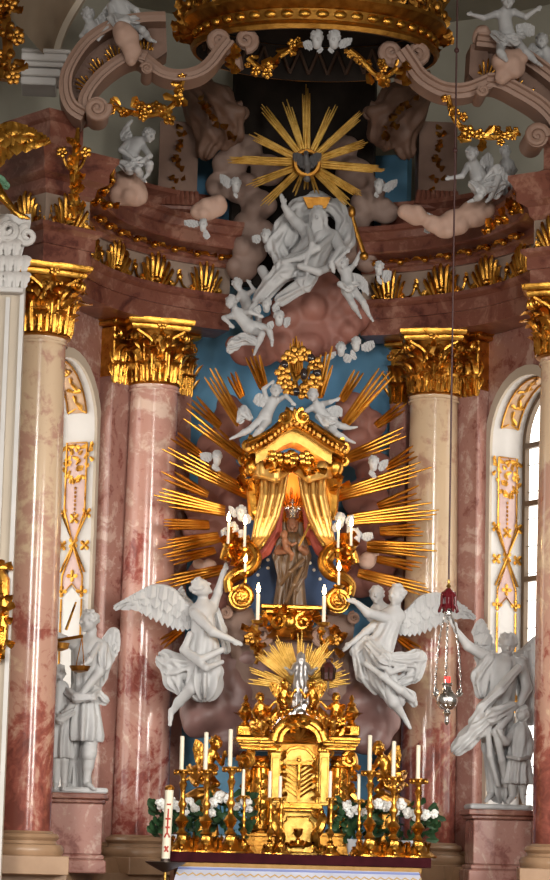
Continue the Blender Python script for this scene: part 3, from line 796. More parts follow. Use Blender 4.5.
# ------------------------------------------------------------------ upper zone: crown, pediments, consoles, pier
Z = Vector((0, 0, 1))
def mould_prof(w, h):
    """cross-section of a stepped moulding: x = depth, y = height"""
    return [(-w/2, -h*.5), (-w/2-.015, -h*.18), (-w/2-.05, -h*.12), (-w/2-.05, h*.2), (-w/2-.09, h*.3), (-w/2-.09, h*.5), (w/2, h*.5), (w/2, -h*.5)]
def pedi(label, Y, outer, inner, scrolls, ribs, orn, endblock):
    g = Fig(Y); m = g.m; t = thing('broken_pediment', label, 'pediment', g(*outer[0]), 'scrolled pediment halves under the crown', 'thing')
    yv = Vector((0, 1, 0))
    def band(name, pts, h, dep, dy=0):
        mb = MB(); path = spline([g(x, y, dy) for x, y in pts], 6)
        sweep(mb, path, [(a, b) for a, b in mould_prof(dep, h)], side=yv); return mb
    mo = band('outer_moulding', outer, 13*m, .5, .1)
    mi = band('inner_moulding', inner, 13*m, .42, .02); rb = band('s_rib', ribs, 14*m, .34, 0)
    for (x, y, r, turn, st) in scrolls:
        c = g(x, y, -.30); sg = 1 if turn > 0 else -1
        mi.curlt(c, Vector((sg, 0, 0)), Z, r*m, abs(turn), r*m*.36, st, n=8, grow=.1)
        mi.tube([c+Vector((0, .0, 0)), c+Vector((0, .5, 0))], [r*m*.98]*2, 18)
    mo.build('outer_moulding', MAUVE, t); mi.build('inner_moulding', MAUVE, t); rb.build('scroll_rib', MAUVE, t)
    # the recessed band between the mouldings carries gilded leaves
    so = spline([g(x, y, .08) for x, y in outer], 6); si = spline([g(x, y, .08) for x, y in inner], 6)
    def at(c, q): q = q*(len(c)-1); j = min(int(q), len(c)-2); return c[j].lerp(c[j+1], q-j)
    mb = MB(); mb.loft([[at(so, q/20), at(si, q/20)] for q in range(21)], closed=False)
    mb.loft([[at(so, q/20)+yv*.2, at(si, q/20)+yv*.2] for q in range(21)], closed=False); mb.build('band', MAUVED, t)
    for (x, y, ux, uy, s) in orn:
        mb = MB(); c = g(x, y, .02); up = (g(x+ux, y+uy)-g(x, y)).normalized()
        palmette(mb, c-up*s*m*.5, FR, up, s*m*1.05, s*m*1.1, 5); mb.build('gilded_leaf', GOLD, t)
    if endblock:
        poly = [g(x, y, .02) for x, y in endblock]; mb = MB(); mb.prism(poly, (0, .45, 0)); mb.build('end_block', MAUVED, t, smooth=False)
    return t
pedi('left half of the scrolled pediment, below the putti at the top left', 30.3,
     [(84, 121), (72, 113), (66, 98), (67, 80), (76, 62), (90, 45), (113, 31), (140, 25), (165, 24)],
     [(84, 112), (86, 100), (98, 83), (116, 68), (133, 60), (146, 62)],
     [(97, 108, 12, -1.7, pi*.9), (147, 68, 6, -1.5, 0)],
     [(140, 60), (150, 68), (163, 77), (180, 80), (198, 76), (210, 67), (219, 55), (228, 44)],
     [(79, 104, -.6, -.5, 13), (82, 84, -.8, -.5, 14), (96, 66, -.6, -.8, 14), (112, 53, -.5, -1, 14), (144, 43, 0, -1, 15)],
     [(148, 24), (166, 23), (167, 52), (152, 62), (146, 52)])
pedi('right half of the scrolled pediment, below the putti at the top right', 30.5,
     [(580, 150), (575, 118), (556, 90), (539, 75), (520, 62), (500, 50), (474, 46)],
     [(553, 128), (546, 118), (535, 108), (517, 97), (497, 87), (484, 86)],
     [(537, 136, 12, 1.7, 0), (483, 90, 6, 1.5, pi)],
     [(489, 85), (478, 90), (463, 95), (446, 95), (432, 90), (418, 80), (408, 66), (400, 54)],
     [(487, 68, .1, -1, 15), (516, 84, .4, -1, 14), (530, 96, .5, -.9, 14), (543, 110, .7, -.7, 13)],
     [(471, 44), (488, 46), (490, 80), (478, 84), (469, 74)])
# paired scroll ends that carry the crown
for lab, Y, sc in (('pair of scrolls under the left rim of the crown', 30.3, ((220, 40, -1), (246, 40, 1))), ('pair of scrolls under the right rim of the crown', 30.5, ((391, 52, -1), (417, 53, 1)))):
    g = Fig(Y); t = thing('scroll_bracket', lab, 'scroll', g(sc[0][0], sc[0][1]), None)
    for x, y, q in sc:
        mb = MB(); mb.curlt(g(x, y, -.1), Vector((q, 0, 0)), Z, .13, 1.6, .055, -pi*.5, 8); mb.tube([g(x, y, -.08), g(x, y, .3)], [.125, .125], 14)
        mb.build('scroll', MAUVE, t)
    mb = MB(); a, b = sc[0], sc[1]; q = 1 if sc[0][0] < 300 else -1
    mb.tube(spline([g(a[0], a[1]+8, -.02), g((a[0]+b[0])/2, a[1]+14, -.06), g((a[0]+b[0])/2+4*q, a[1]+30, -.06)], 5), [.09, .1, .05] if False else .085, 8)
    mb.build('neck', MAUVE, t)
    mb = MB(); rg = random.Random(2)
    for i in range(5): mb.leaf(g((a[0]+b[0])/2, a[1]+4+5*i, -.16), Vector((rg.uniform(-.5, .5), -.2, -1)), FR, .16, .12, .7)
    mb.build('gilded_leaf', GOLD, t)

# crown (a hanging canopy ring)
CR = P(315, 52, 31.0); RC = 1.50
crown = thing('crown_canopy', 'large gilded crown hanging at the top centre of the altar', 'crown', CR)
mb = MB(); mb.lathe([(RC-.02, -.05), (RC+.02, -.05), (RC+.05, 0), (RC+.02, .05), (RC-.02, .07), (RC-.02, .21), (RC+.03, .23), (RC+.08, .28), (RC+.13, .31), (RC+.13, .36), (RC+.05, .38), (RC-.12, .38)], CR, 72, caps=False)
mb.build('ring', GOLDD, crown)
mb = MB()
for i in range(44):
    th = 2*pi*i/44; o = Vector((cos(th), sin(th), 0)); mb.ell(CR+o*(RC+.005)+Z*.14, .08, .045, .055, (Z.cross(o), o, Z), 8, 5)
mb.build('jewels', GOLD, crown)
for i in range(22):
    th = 2*pi*(i+.5)/22; o = Vector((cos(th), sin(th), 0)); mb = MB(); sd = Z.cross(o); b = CR+o*(RC+.04)+Z*.38
    tall = i % 2 == 0
    mb.leaf(b, Z+o*.15, o, .5 if tall else .34, .2, .8, n=7, lob=1)
    for q in (-1, 1):
        mb.leaf(b+sd*q*.05+Z*.05, Z*.7+sd*q*.7, o, .26, .13, .9); mb.curlt(b+sd*q*.12+Z*.12+o*.03, sd*q, Z, .09, 1.3, .025, -pi*.4)
        mb.leaf(b+sd*q*.03, sd*q+Z*.25, o, .2, .1, .8)
    mb.ell(b+Z*.12+o*.06, .05, .04, .06)
    mb.ell(b+Z*.45*(1 if tall else .7)+o*.06, .045, .045, .06)
    mb.build('crown_leaf', GOLDD, crown)
for x, y in ((194, 24), (434, 34)):
    mb = MB(); c = P(x, y, 31); rg = random.Random(x); s = -1 if x < 300 else 1
    for i in range(16):
        th = rg.uniform(0, 6.28); mb.leaf(c+Vector((rg.uniform(-.1, .1), 0, rg.uniform(-.15, .2))), Vector((cos(th)+s*.5, -.3, sin(th)+.2)), FR, .26, .16, .9, lob=1)
    mb.build('side_leaf', GOLDD, crown)
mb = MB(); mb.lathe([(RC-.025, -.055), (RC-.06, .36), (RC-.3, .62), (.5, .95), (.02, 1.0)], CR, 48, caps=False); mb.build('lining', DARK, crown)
mb = MB()
for i in range(36):
    th0, th1, th2 = 2*pi*i/36, 2*pi*(i+.5)/36, 2*pi*(i+1)/36
    q = lambda th, z: CR+Vector((cos(th)*(RC-.11), sin(th)*(RC-.11), z))
    mb.tube([q(th0, .02), q(th1, .33)], .022, 5); mb.tube([q(th1, .33), q(th2, .02)], .022, 5)
mb.build('lattice', plain('lattice_brown', (.07, .035, .018), .6), crown)
crown.scale = (1, .72, 1)
# panel whose near-black colour paints the deep shade behind the dove
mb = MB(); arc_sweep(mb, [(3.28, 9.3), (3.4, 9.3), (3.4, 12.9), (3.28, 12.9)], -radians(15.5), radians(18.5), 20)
o = mb.build('dark_shade_panel', DARK, None, loc=(0, 34.5, 10)); tag(o, 'dark panel painted as deep shade behind the dove and its rays', 'cloth')

rg = random.Random(21)
def gar(label, Y, pts, r, dens=1.0, group='gilded flower garlands'):
    g = Fig(Y); mb = MB(); garland(mb, g.L(pts), r*g.m, rg, (0, -1, -.1), dens)
    o = mb.build('flower_garland', GOLD, None, loc=g(*pts[0])); tag(o, label, 'garland', group)
gar('gilded flower garland slung under the left pediment half', 30.1, [(108, 105), (122, 110), (142, 115), (160, 113), (174, 104), (180, 88), (183, 80)], 11, 1.7)
gar('gilded flower garland slung under the right pediment half', 30.3, [(448, 96), (454, 118), (468, 132), (486, 137), (506, 136), (518, 131)], 11, 1.7)
gar('gilded flower garland at the left under the crown rim', 30.1, [(248, 58), (262, 68), (277, 58), (292, 48), (300, 42)], 11, 1.6)
gar('gilded flower garland at the right under the crown rim', 30.1, [(350, 50), (362, 60), (375, 74), (386, 76), (397, 68)], 11, 1.6)

# draped volute consoles on the attic, above the inner columns
def console(label, Y, s, x0):
    g = Fig(Y); m = g.m; t = thing('volute_console', label, 'console', g(x0, 150), None)
    X = lambda dx: x0+s*dx                              # s = +1: grows to the right
    S = Sculpt(4)
    S.chain(g.L([(X(-8), 82, .05), (X(6), 88, -.1), (X(22), 100, -.2), (X(34), 118, -.2), (X(38), 134, -.1), (X(30), 146, 0)]), [10*m, 12*m, 15*m, 13*m, 10*m, 6*m], .06, (7, .13, 2.0, .4))
    S.chain(g.L([(X(-6), 92, .1), (X(6), 112, .05), (X(16), 130, .05), (X(10), 150, .08)]), [12*m, 16*m, 16*m, 10*m], .08, (6, .12, 2.5, 1.4))
    S.chain(g.L([(X(14), 96, -.3), (X(30), 108, -.36), (X(44), 112, -.3)]), [5*m, 6*m, 7*m], .03)
    S.build('scroll_body', MAUVED, t, .028)
    mb = MB()
    rg_ = random.Random(14)
    for i in range(14): mb.leaf(g(X(4+2.4*i+rg_.uniform(-2, 2)), 98+i*3, -.36), Vector((rg_.uniform(-1, 1), -.5, rg_.uniform(-1, .4))), FR, .15, .1, 1.0, n=5, lob=1)
    mb.build('gilded_leaf', GOLDD, t)
    mb = MB(); mb.curlt(g(X(46), 112, -.25), Vector((s, 0, 0)), Z, 9*m, 1.6, 3.2*m, pi/2, 8); mb.build('volute', MAUVED, t); mb = MB(); mb.curlt(g(X(-14), 80, 0), Vector((-s, 0, 0)), Z, 8*m, 1.5, 3*m, pi/2, 8); mb.build('volute', MAUVED, t)
    return t
console('brown draped volute console left of the dove rays', 33.7, 1, 196)
console('brown draped volute console right of the dove rays', 33.7, -1, 416)
for lab, x, s in (('attic pilaster under the left volute console', 178, -1), ('attic pilaster under the right volute console', 436, 1)):
    g = Fig(34.1); t = thing('attic_pilaster', lab, 'pilaster', g(x, 196), None, 'thing')
    c = g(x, 165); MB().box(c, .52, .4, 1.1).build('shaft', MAUVED, t, smooth=False)
    mb = MB()
    for i in range(9): mb.tube([c+Vector((-.27+i*.0675, -.24, -.62)), c+Vector((-.25+i*.0625, -.22, -.42))], [.05, .03], 8)
    mb.box(c+Vector((0, -.05, -.66)), .68, .5, .1, None, .03); mb.build('fluted_base', REDM, t)
    mb = MB()
    rg_ = random.Random(15)
    for i in range(16): mb.leaf(c+Vector((rg_.uniform(-.05, .05), -.21, .46-.055*i)), Vector((rg_.uniform(-1, 1), -.5, rg_.uniform(-1, .5))), FR, .13, .08, 1.0, n=5, lob=1)
    mb.build('gilded_leaf', GOLDD, t)

# chancel arch and pier at the left edge
pr = struct('trim_4'); g = Fig(31.6)
a = [g(x, y) for x, y in ((-60, 130), (-60, 60), (54, 62), (52, 60))]
mb = MB(); e1 = g(60, 95); e0 = g(-80, 95)
mb.box(Vector(((e0.x+e1.x)/2, 31.95, (9.9)/2+.55)), e1.x-e0.x, .7, 9.9); mb.build('pier_wall', CREAM, pr, smooth=False)
mb = MB(); f0, f1 = g(30, 100), g(47, 100); mb.box(Vector(((f0.x+f1.x)/2, 31.55, 9.5)), f1.x-f0.x+.05, .12, 2.0); mb.build('pier_panel', TAUPE, pr, smooth=False)
mb = MB(); path = [g(24, 78, -.3), g(60, 82, -.3), g(60, 82, .3)]
for i, (dz, hh, e) in enumerate(((-.14, .1, .0), (-.04, .1, .05), (.05, .06, .09), (.13, .1, .13), (.2, .05, .17))):
    q0, q1 = g(22, 78), g(57, 78); mb.box(Vector(((q0.x+q1.x)/2+e*.5, 31.55-e, q1.z+dz)), q1.x-q0.x+e, .55, hh, None, .015)
mb.build('impost', LIME, pr, smooth=False)
far = [g(54, 66), g(56, 48), g(63, 28), g(74, 8), g(90, -14), g(120, -40)]; near = [p+Vector((-.62-.02*i, -2.4, 0)) for i, p in enumerate(far)]
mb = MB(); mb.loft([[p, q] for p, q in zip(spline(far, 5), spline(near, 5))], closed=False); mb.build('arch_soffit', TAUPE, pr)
mb = MB(); sweep(mb, spline(far, 5), [(-.07, -.02), (-.07, .06), (.09, .06), (.09, -.02)], side=Vector((0, 1, 0))); mb.build('arch_moulding', CREAM, pr)
# nearer pier with its white capital
pn = struct('trim_5'); g2 = Fig(29.7); q1 = g2(19, 420); q0 = g2(-60, 420)
mb = MB(); mb.box(Vector(((q0.x+q1.x)/2, 29.95, 4.1)), q1.x-q0.x, .5, 8.2); mb.build('pier_shaft', CREAM, pn, smooth=False)
q2 = g2(12, 420); q3 = g2(3, 420)
mb = MB(); mb.box(Vector((q3.x, 29.69, 4.2)), .05, .05, 7.6); mb.box(Vector((q1.x-.02, 29.68, 4.1)), .05, .06, 8.2); mb.box(g2(8, 292, -.02), .36, .3, .06, None, .01); mb.build('fillets', LIME, pn, smooth=False)
t = thing('white_capital', 'white scrolled capital at the left edge beside the gold capital', 'capital', g2(8, 285), None, 'thing')
mb = MB(); mb.loft([[g2(x, y, d) for x, d in ((-30, -.05), (hw, -.05), (hw, .4), (-30, .4))] for y, hw in ((290, 17), (275, 19), (255, 22), (240, 26), (228, 30), (222, 31), (214, 31))]); mb.build('bell', LIME, t, smooth=False)
mb = MB()
mb.curlt(g2(8, 230, -.16), Vector((1, 0, 0)), Z, .15, 1.8, .05, pi/2, 8); mb.curlt(g2(27, 236, -.1), Vector((1, 0, 0)), Z, .12, 1.6, .045, pi/2, 8); mb.curlt(g2(-8, 235, -.16), Vector((-1, 0, 0)), Z, .14, 1.6, .045, pi/2, 8)
mb.build('scroll', LIME, t)
mb = MB(); rg = random.Random(4)
for i in range(14):
    x = -8+i % 5*8+rg.uniform(-1, 1); y = 288-(i//5)*16
    mb.leaf(g2(x, y, -.08-.02*(i//5)), Vector((.1*(x-8)/8, -.15, 1)), FR, .24, .13, 1.3, n=7, lob=1)
mb.build('leaf_work', LIME, t)

# gilded figure cut by the left edge
g3 = Fig(29.3); t = thing('gilded_angel', 'gilded angel cut by the left edge, its wing and arm showing', 'statue', g3(-12, 200), None)
S = Sculpt(3); m = g3.m
S.chain(g3.L([(-14, 165, 0), (-14, 190, 0), (-16, 215, 0)]), [13*m, 15*m, 14*m], .05); head(S, g3(-14, 146), 11*m, (1, -.5, 0), seed=4)
S.chain(g3.L([(-8, 178, -.1), (2, 196, -.2), (16, 213, -.25)]), [5.5*m, 4.6*m, 3.2*m], .03); hand(S, g3(16, 213, -.25), g3(31, 219, -.28), 3.2*m)
S.build('body', GOLD, t, .016)
wing(t, 29.35, dict(edge=[(-18, 160), (-6, 134), (10, 124), (30, 130), (48, 143)], ends=[(-18, 190), (-4, 172), (10, 160), (30, 152), (50, 144)], n=9), GOLD)
drapery(t, 29.25, [(-10, 176), (0, 182), (6, 186)], [6, 5, 3], plain('green_cloth', (.10, .22, .13), .5), name='green_sash')
g4 = Fig(29.3); rg = random.Random(9); mb = MB()
for i in range(64):
    y = rg.uniform(-6, 78); x = rg.uniform(-8, 20-abs(y-34)*.16); p = g4(x, y, rg.uniform(-.12, .05))
    if rg.random() < .45: mb.leaf(p, Vector((rg.uniform(-1, 1), -.3, rg.uniform(-1, .6))), FR, rg.uniform(.14, .24), rg.uniform(.08, .13), .9, lob=1)
    elif rg.random() < .6: mb.ell(p, .05, .05, .055, None, 8, 6)
    else: blossom(mb, p, FR, .09, rg)
mb.tube(g4.L([(-4, -10), (6, 20), (8, 50), (3, 80)]), .07, 6)
o = mb.build('fruit_hanging', GOLDD, None, loc=g4(4, 34)); tag(o, 'gilded hanging of fruit and leaves at the top of the left edge', 'ornament')
g5 = Fig(29.6); mb = MB(); rg = random.Random(19)
mb.tube(g5.L([(-4, 568), (2, 580), (3, 610), (0, 640), (-3, 662)]), [.07, .09, .07, .09, .04], 8)
for i in range(22):
    mb.leaf(g5(rg.uniform(-6, 7), 566+4.4*i, -.06), Vector((rg.uniform(-.6, 1), -.3, rg.uniform(-1, 1))), FR, .15, .09, .9)
mb.box(g5(0, 568, 0), .3, .16, .05, None, .01)
o = mb.build('gilded_bracket', GOLD, None, loc=g5(0, 610)); tag(o, 'slim gilded leaf bracket low on the left edge', 'ornament')

# gilded vase-like finial against the left corner block, and leaf swags on the attic corners
g6 = Fig(30.0); rg = random.Random(31)
t = thing('gilded_finial', 'slender gilded leaf finial before the left corner block', 'ornament', g6(76, 200), None)
mb = MB(); mb.tube(g6.L([(78, 128), (76, 150), (74, 170), (74, 190), (78, 215)]), [.02, .05, .06, .045, .04], 8)
for i in range(26):
    y = 140+i*3.2; mb.leaf(g6(75, y, -.04), Vector((rg.uniform(-1, 1), -.4, rg.uniform(-.3, 1))), FR, rg.uniform(.1, .19), .09, .9, lob=1)
for dx in (-12, 12): mb.tube(spline(g6.L([(74, 172), (74+dx*.6, 166), (74+dx, 154)]), 5), .02, 5); blossom(mb, g6(74+dx, 152, -.05), FR, .07, rg)
mb.build('stem', GOLD, t)
for lab, Y, pts in (('gilded leaf spray right of the left corner block', 30.9, [(92, 170), (96, 182), (104, 172), (106, 190), (100, 200), (110, 205), (90, 190), (112, 180)]), ('gilded leaf spray left of the right corner block', 31.2, [(520, 198), (532, 196), (512, 212), (522, 210), (498, 222), (504, 218), (488, 230), (515, 204)])):
    g7 = Fig(Y); mb = MB()
    for x, y in pts:
        for q in range(3): mb.leaf(g7(x, y), Vector((rg.uniform(-1, 1), -.4, rg.uniform(-.6, 1))), FR, .18, .1, .9, lob=1)
        mb.ell(g7(x, y, -.05), .05, .05, .045)
    mb.tube(spline(g7.L([(p[0], p[1], .04) for p in pts[:4]]), 4), .03, 5)
    o = mb.build('leaf_spray', GOLD, None, loc=g7(*pts[0])); tag(o, lab, 'ornament')
# ------------------------------------------------------------------ clouds
cloud('great red cloud under the seated the bearded seated figure', 33.9, [(318, 292, 26), (298, 310, 28), (335, 306, 24), (275, 335, 22), (262, 350, 18), (310, 335, 26), (340, 325, 22), (355, 318, 16), (290, 352, 16), (245, 352, 16), (330, 342, 16), (235, 345, 10)], CLOUDR, 3)
cloud('red cloud behind the rays left of the throne', 34.2, [(232, 420, 20), (218, 448, 22), (222, 480, 24), (205, 505, 22), (232, 512, 22), (212, 540, 24), (228, 568, 22), (205, 575, 18), (196, 530, 14), (240, 545, 16), (228, 405, 12), (215, 598, 16)], CLOUDR, 5)
cloud('red cloud behind the rays right of the throne', 34.2, [(352, 408, 18), (368, 425, 18), (358, 448, 22), (375, 470, 20), (366, 500, 24), (385, 520, 20), (362, 535, 22), (378, 560, 22), (360, 580, 20), (385, 590, 16), (346, 560, 16)], CLOUDR, 6)
cloud('small pale cloud puff among the rays right of the throne', 33.4, [(367, 561, 9), (372, 556, 7)], CLOUDP, 7, h=.018, wob=.004, k=.04)
cloud('small pale cloud puff among the rays left of the throne', 33.6, [(208, 568, 9), (198, 564, 6)], CLOUDP, 8, h=.018, wob=.004, k=.04)
cloud('smooth mauve cloud below the left flying angel', 33.1, [(240, 665, 20), (222, 680, 22), (205, 695, 22), (200, 712, 20), (222, 715, 24), (250, 700, 22), (245, 735, 18), (228, 745, 14), (262, 680, 20), (275, 715, 22), (195, 728, 10)], CLOUDL, 9, wob=.004, k=.14)
cloud('smooth mauve cloud below the right flying angel', 33.1, [(345, 668, 20), (362, 690, 22), (352, 715, 24), (375, 705, 20), (385, 722, 16), (338, 735, 20), (366, 740, 16), (322, 690, 20), (380, 742, 10), (318, 715, 18)], CLOUDL, 10, wob=.004, k=.14)
cloud('brown cloud bank left of the dove rays', 33.8, [(245, 150, 18), (230, 165, 18), (220, 185, 15), (240, 188, 18), (258, 205, 18), (248, 225, 16), (262, 235, 16), (250, 250, 18), (242, 268, 16), (268, 170, 18)], CLOUDB, 11)
cloud('brown cloud bank right of the dove rays', 33.8, [(368, 205, 18), (385, 212, 14), (355, 220, 16), (350, 240, 14), (372, 190, 14), (355, 175, 20), (340, 150, 18), (345, 255, 12), (366, 262, 12)], CLOUDB, 12)
cloud('pale pink cloud spilling over the left cornice ledge', 32.2, [(206, 210, 12), (216, 206, 12), (198, 212, 8)], CLOUDP, 13, h=.02, wob=.005, k=.05)
cloud('pale pink cloud under the seated putto at left', 31.6, [(126, 180, 12), (130, 190, 16), (120, 196, 10), (138, 197, 10)], CLOUDP, 14, h=.02, wob=.012, k=.06)
cloud('pale pink cloud under the seated putto at right', 31.8, [(474, 214, 16), (455, 222, 15), (444, 228, 12), (432, 224, 9), (484, 208, 12), (416, 216, 11), (406, 212, 9)], CLOUDP, 15, h=.022, wob=.006, k=.06)
cloud('pink cloud draped over the left pediment half', 30.0, [(127, 38, 13), (132, 50, 10), (122, 30, 10), (131, 60, 6)], CLOUDP, 16, h=.02, wob=.006, k=.06)
cloud('pink cloud draped over the right pediment half', 30.2, [(506, 62, 15), (514, 68, 12), (502, 78, 8), (520, 56, 9)], CLOUDP, 17, h=.02, wob=.006, k=.06)
cloud('small pink cloud behind the putto on the right pediment', 30.6, [(482, 34, 9), (489, 41, 9), (478, 40, 6)], CLOUDP, 18, h=.02, wob=.006, k=.05)

# ------------------------------------------------------------------ ray bundles
def rays(parent, Y0, Y1, i, tips, mat, w=5, name='ray_bundle'):
    """flat gilded bars of unequal length that fan from the inner point i"""
    mb = MB(); g0, g1 = Fig(Y0), Fig(Y1)
    n = len(tips); a = g0(*i); dirv = (g1(*tips[0])-a).normalized(); sd = dirv.cross(FR).normalized()
    for k, tp in enumerate(tips):
        b = g1(*tp); off = sd*((k-(n-1)/2)*w*g0.m*.55)*(-1 if (b-g1(*tips[0])).dot(sd) < 0 and False else 1)
        s0 = a+off*.72+FR*(.012*(k % 2)); d = (b-s0); _, s, u = frame(d, FR)
        wd = w*g0.m*.74; rings = []
        for t, ww in ((0, .75), (.1, 1.0), (.8, .62), (1, .16)):
            c = s0+d*t; q = wd*ww*.5+.004
            rings.append([c-s*q, c-s*q*.3+u*q*.55, c+s*q*.3+u*q*.55, c+s*q, c-u*q*.6])
        mb.loft(rings)
    return mb.build(name, mat, parent, smooth=False)
def fan(i, o, n, spread, w, jit, rg):
    """n ray tips around the outer point o"""
    v = Vector((o[0]-i[0], o[1]-i[1])); L = v.length; v.normalize(); pn = Vector((-v.y, v.x)); out = []
    for k in range(n):
        q = (k-(n-1)/2)/max(1, (n-1)/2); l = L*(1-jit*rg.uniform(.1, 1)*(abs(q)*.6+.4*(k % 2)))
        out.append((i[0]+v.x*l+pn.x*q*spread, i[1]+v.y*l+pn.y*q*spread))
    return out
RB = [((240, 424), (206, 366), 4, 6), ((220, 426), (190, 398), 3, 5), ((242, 397), (229, 369), 3, 4), ((264, 388), (250, 349), 4, 6), ((253, 465), (184, 410), 4, 6), ((201, 455), (172, 434), 3, 4),
      ((255, 497), (162, 449), 5, 7), ((208, 495), (160, 471), 3, 5), ((225, 511), (154, 495), 5, 7), ((209, 525), (161, 524), 4, 4), ((219, 537), (158, 549), 5, 6), ((215, 550), (166, 562), 3, 4), ((225, 569), (150, 586), 4, 5), ((181, 630), (159, 646), 3, 4),
      ((297, 376), (296, 336), 5, 5), ((318, 398), (330, 345), 4, 6), ((341, 401), (361, 368), 3, 4), ((345, 424), (391, 366), 4, 7), ((376, 426), (408, 402), 3, 4), ((335, 463), (408, 433), 4, 6), ((386, 468), (417, 450), 3, 5),
      ((330, 498), (432, 467), 5, 7), ((378, 506), (424, 491), 3, 6), ((348, 520), (439, 510), 5, 7), ((380, 531), (425, 530), 4, 5), ((367, 546), (437, 551), 5, 6), ((377, 559), (423, 568), 3, 4), ((358, 573), (442, 594), 4, 5), ((399, 638), (421, 653), 3, 4)]
sb = thing('sunburst', 'great gilded sunburst of ray bundles around the throne', 'sunburst', P(292, 520, 33.4))
rg = random.Random(12)
for i, o, n, sp in RB: rays(sb, 33.3, 33.0, i, fan(i, o, n, sp*1.15, 5, .42, rg), GOLDR, 4.9)
ds = thing('dove_glory', 'gilded glory of rays around the dove, above the bearded seated figure', 'sunburst', P(307, 164, 33.0))
DC = (307, 163)
for tipx, tipy, n in [(306, 84, 5), (285, 98, 4), (260, 104, 4), (249, 134, 5), (225, 159, 6), (245, 187, 4), (260, 208, 4), (293, 196, 2), (306, 190, 2), (318, 196, 2), (352, 207, 5), (362, 196, 5), (386, 170, 6), (368, 142, 5), (364, 112, 5), (335, 103, 4)]:
    v = Vector((tipx-DC[0], tipy-DC[1])); l = v.length; v.normalize()
    i = (DC[0]+v.x*12, DC[1]+v.y*12); rays(ds, 33.0, 32.95, i, fan(i, (tipx, tipy), n, 3.6, 4, .26, rg), GOLDP, 3.0)
g = Fig(32.95); mb = MB()
mb.tube([g(DC[0]+12*cos(2*pi*k/24), DC[1]+12*sin(2*pi*k/24)) for k in range(25)], .035, 6); mb.build('ring', GOLDD, ds)
t = thing('dove', 'small grey dove spread in the middle of the upper glory', 'dove', g(307, 166))
S = Sculpt(2); m = g.m
S.chain(g.L([(308, 173, 0), (307, 164, -.05), (306, 156, -.08)]), [2.2*m, 4*m, 2.6*m], .02); S.ball(g(306, 153, -.1), 2.6*m, .01); S.cap(g(306, 153, -.14), g(306, 155, -.2), 1*m, .4*m, .005)
S.chain(g.L([(307, 172, 0), (307, 179, .02)]), [2.4*m, 3.6*m], .02); S.build('body', plain('dove_grey', (.09, .085, .085), .5), t, .01)
for s in (-1, 1): wing(t, 32.93, dict(edge=[(307+s*2, 160), (307+s*8, 154), (307+s*14, 154)], ends=[(307+s*3, 170), (307+s*8, 167), (307+s*14, 160)], n=5), plain('dove_wing_grey', (.08, .075, .075), .5))

# ------------------------------------------------------------------ the bearded seated figure
t = thing('seated_statue', 'bearded robed white figure seated on red cloud, one hand raised', 'statue', P(305, 285, 33.3))
g = Fig(33.25); m = g.m; S = Sculpt(41)
head(S, g(318, 216, -.15), 10*m, (-.25, -1, -.35), hair='beard', seed=3, mature=True)
S.cap(g(318, 224, -.05), g(318, 236, 0), 4.5*m, 6*m, .03)
S.chain(g.L([(304, 230, -.05), (296, 222, -.14), (290, 215, -.22), (284, 206, -.28)]), [6.5*m, 5.6*m, 4.8*m, 3.2*m], .03); hand(S, g(284, 206, -.28), g(281, 193, -.3), 3*m)
S.chain(g.L([(334, 236, -.05), (341, 250, -.2), (332, 262, -.32)]), [6.5*m, 5.5*m, 3.4*m], .03); hand(S, g(332, 262, -.32), g(334, 273, -.34), 2.9*m)
S.cap(g(318, 236, 0), g(306, 262, -.05), 15*m, 14*m, .06)
S.chain(g.L([(256, 302, -.2), (252, 312, -.24)]), [3.2*m, 2.6*m], .02); foot(S, g(256, 303, -.2), g(248, 311, -.26), 2.6*m)
foot(S, g(281, 300, -.25), g(273, 307, -.3), 2.6*m)
S.build('body', WHITE, t, .014)
S = Sculpt(42)
S.cap(g(319, 240, -.02), g(305, 264, -.05), 16*m, 15.5*m, .05, (7, .09, 2, .3)); S.cap(g(306, 262, -.05), g(284, 270, -.32), 15*m, 10*m, .05, (6, .12, 2, 1)); S.cap(g(284, 270, -.32), g(262, 296, -.2), 10.5*m, 6.5*m, .04, (6, .2, 2, .2))
S.cap(g(308, 270, -.1), g(304, 284, -.38), 13*m, 8*m, .04, (6, .15, 1, 2)); S.cap(g(304, 284, -.38), g(281, 300, -.25), 8*m, 5.5*m, .03, (5, .2, 2, 2))
S.chain(g.L([(334, 234, -.1), (318, 248, -.42), (300, 258, -.46), (283, 262, -.44)]), [3*m, 3.4*m, 3.4*m, 2.4*m], .025); S.chain(g.L([(308, 228, -.2), (312, 244, -.42), (306, 262, -.5)]), [2.5*m, 3*m, 2*m], .025)
S.chain(g.L([(300, 266, -.5), (318, 272, -.4), (328, 268, -.2)]), [3.5*m, 4*m, 4*m], .03); S.chain(g.L([(262, 270, -.2), (270, 284, -.3), (256, 300, -.2)]), [5*m, 5*m, 4*m], .04)
S.build('robe', WHITE, t, .015)
S = Sculpt(43)
S.chain(g.L([(330, 262, .1), (344, 240, .12), (346, 222, .12), (336, 208, .14), (316, 200, .16), (298, 208, .16), (284, 228, .12), (276, 246, .08), (284, 262, .05)]), [9*m, 9*m, 8*m, 8*m, 8*m, 8*m, 9*m, 9*m, 8*m], .05, (6, .22, 2.2, .5))
S.chain(g.L([(292, 240, .16), (300, 220, .2), (318, 210, .2)]), [12*m, 12*m, 10*m], .05, (6, .2, 2, 2))
S.build('billowing_cloak', WHITE, t, .017)
mb = MB(); mb.prism(g.L([(303, 197, -.02), (331, 197, -.02), (326, 208, -.02), (308, 208, -.02)]), (0, .05, 0)); mb.build('triangular_halo', GOLDD, t, smooth=False)

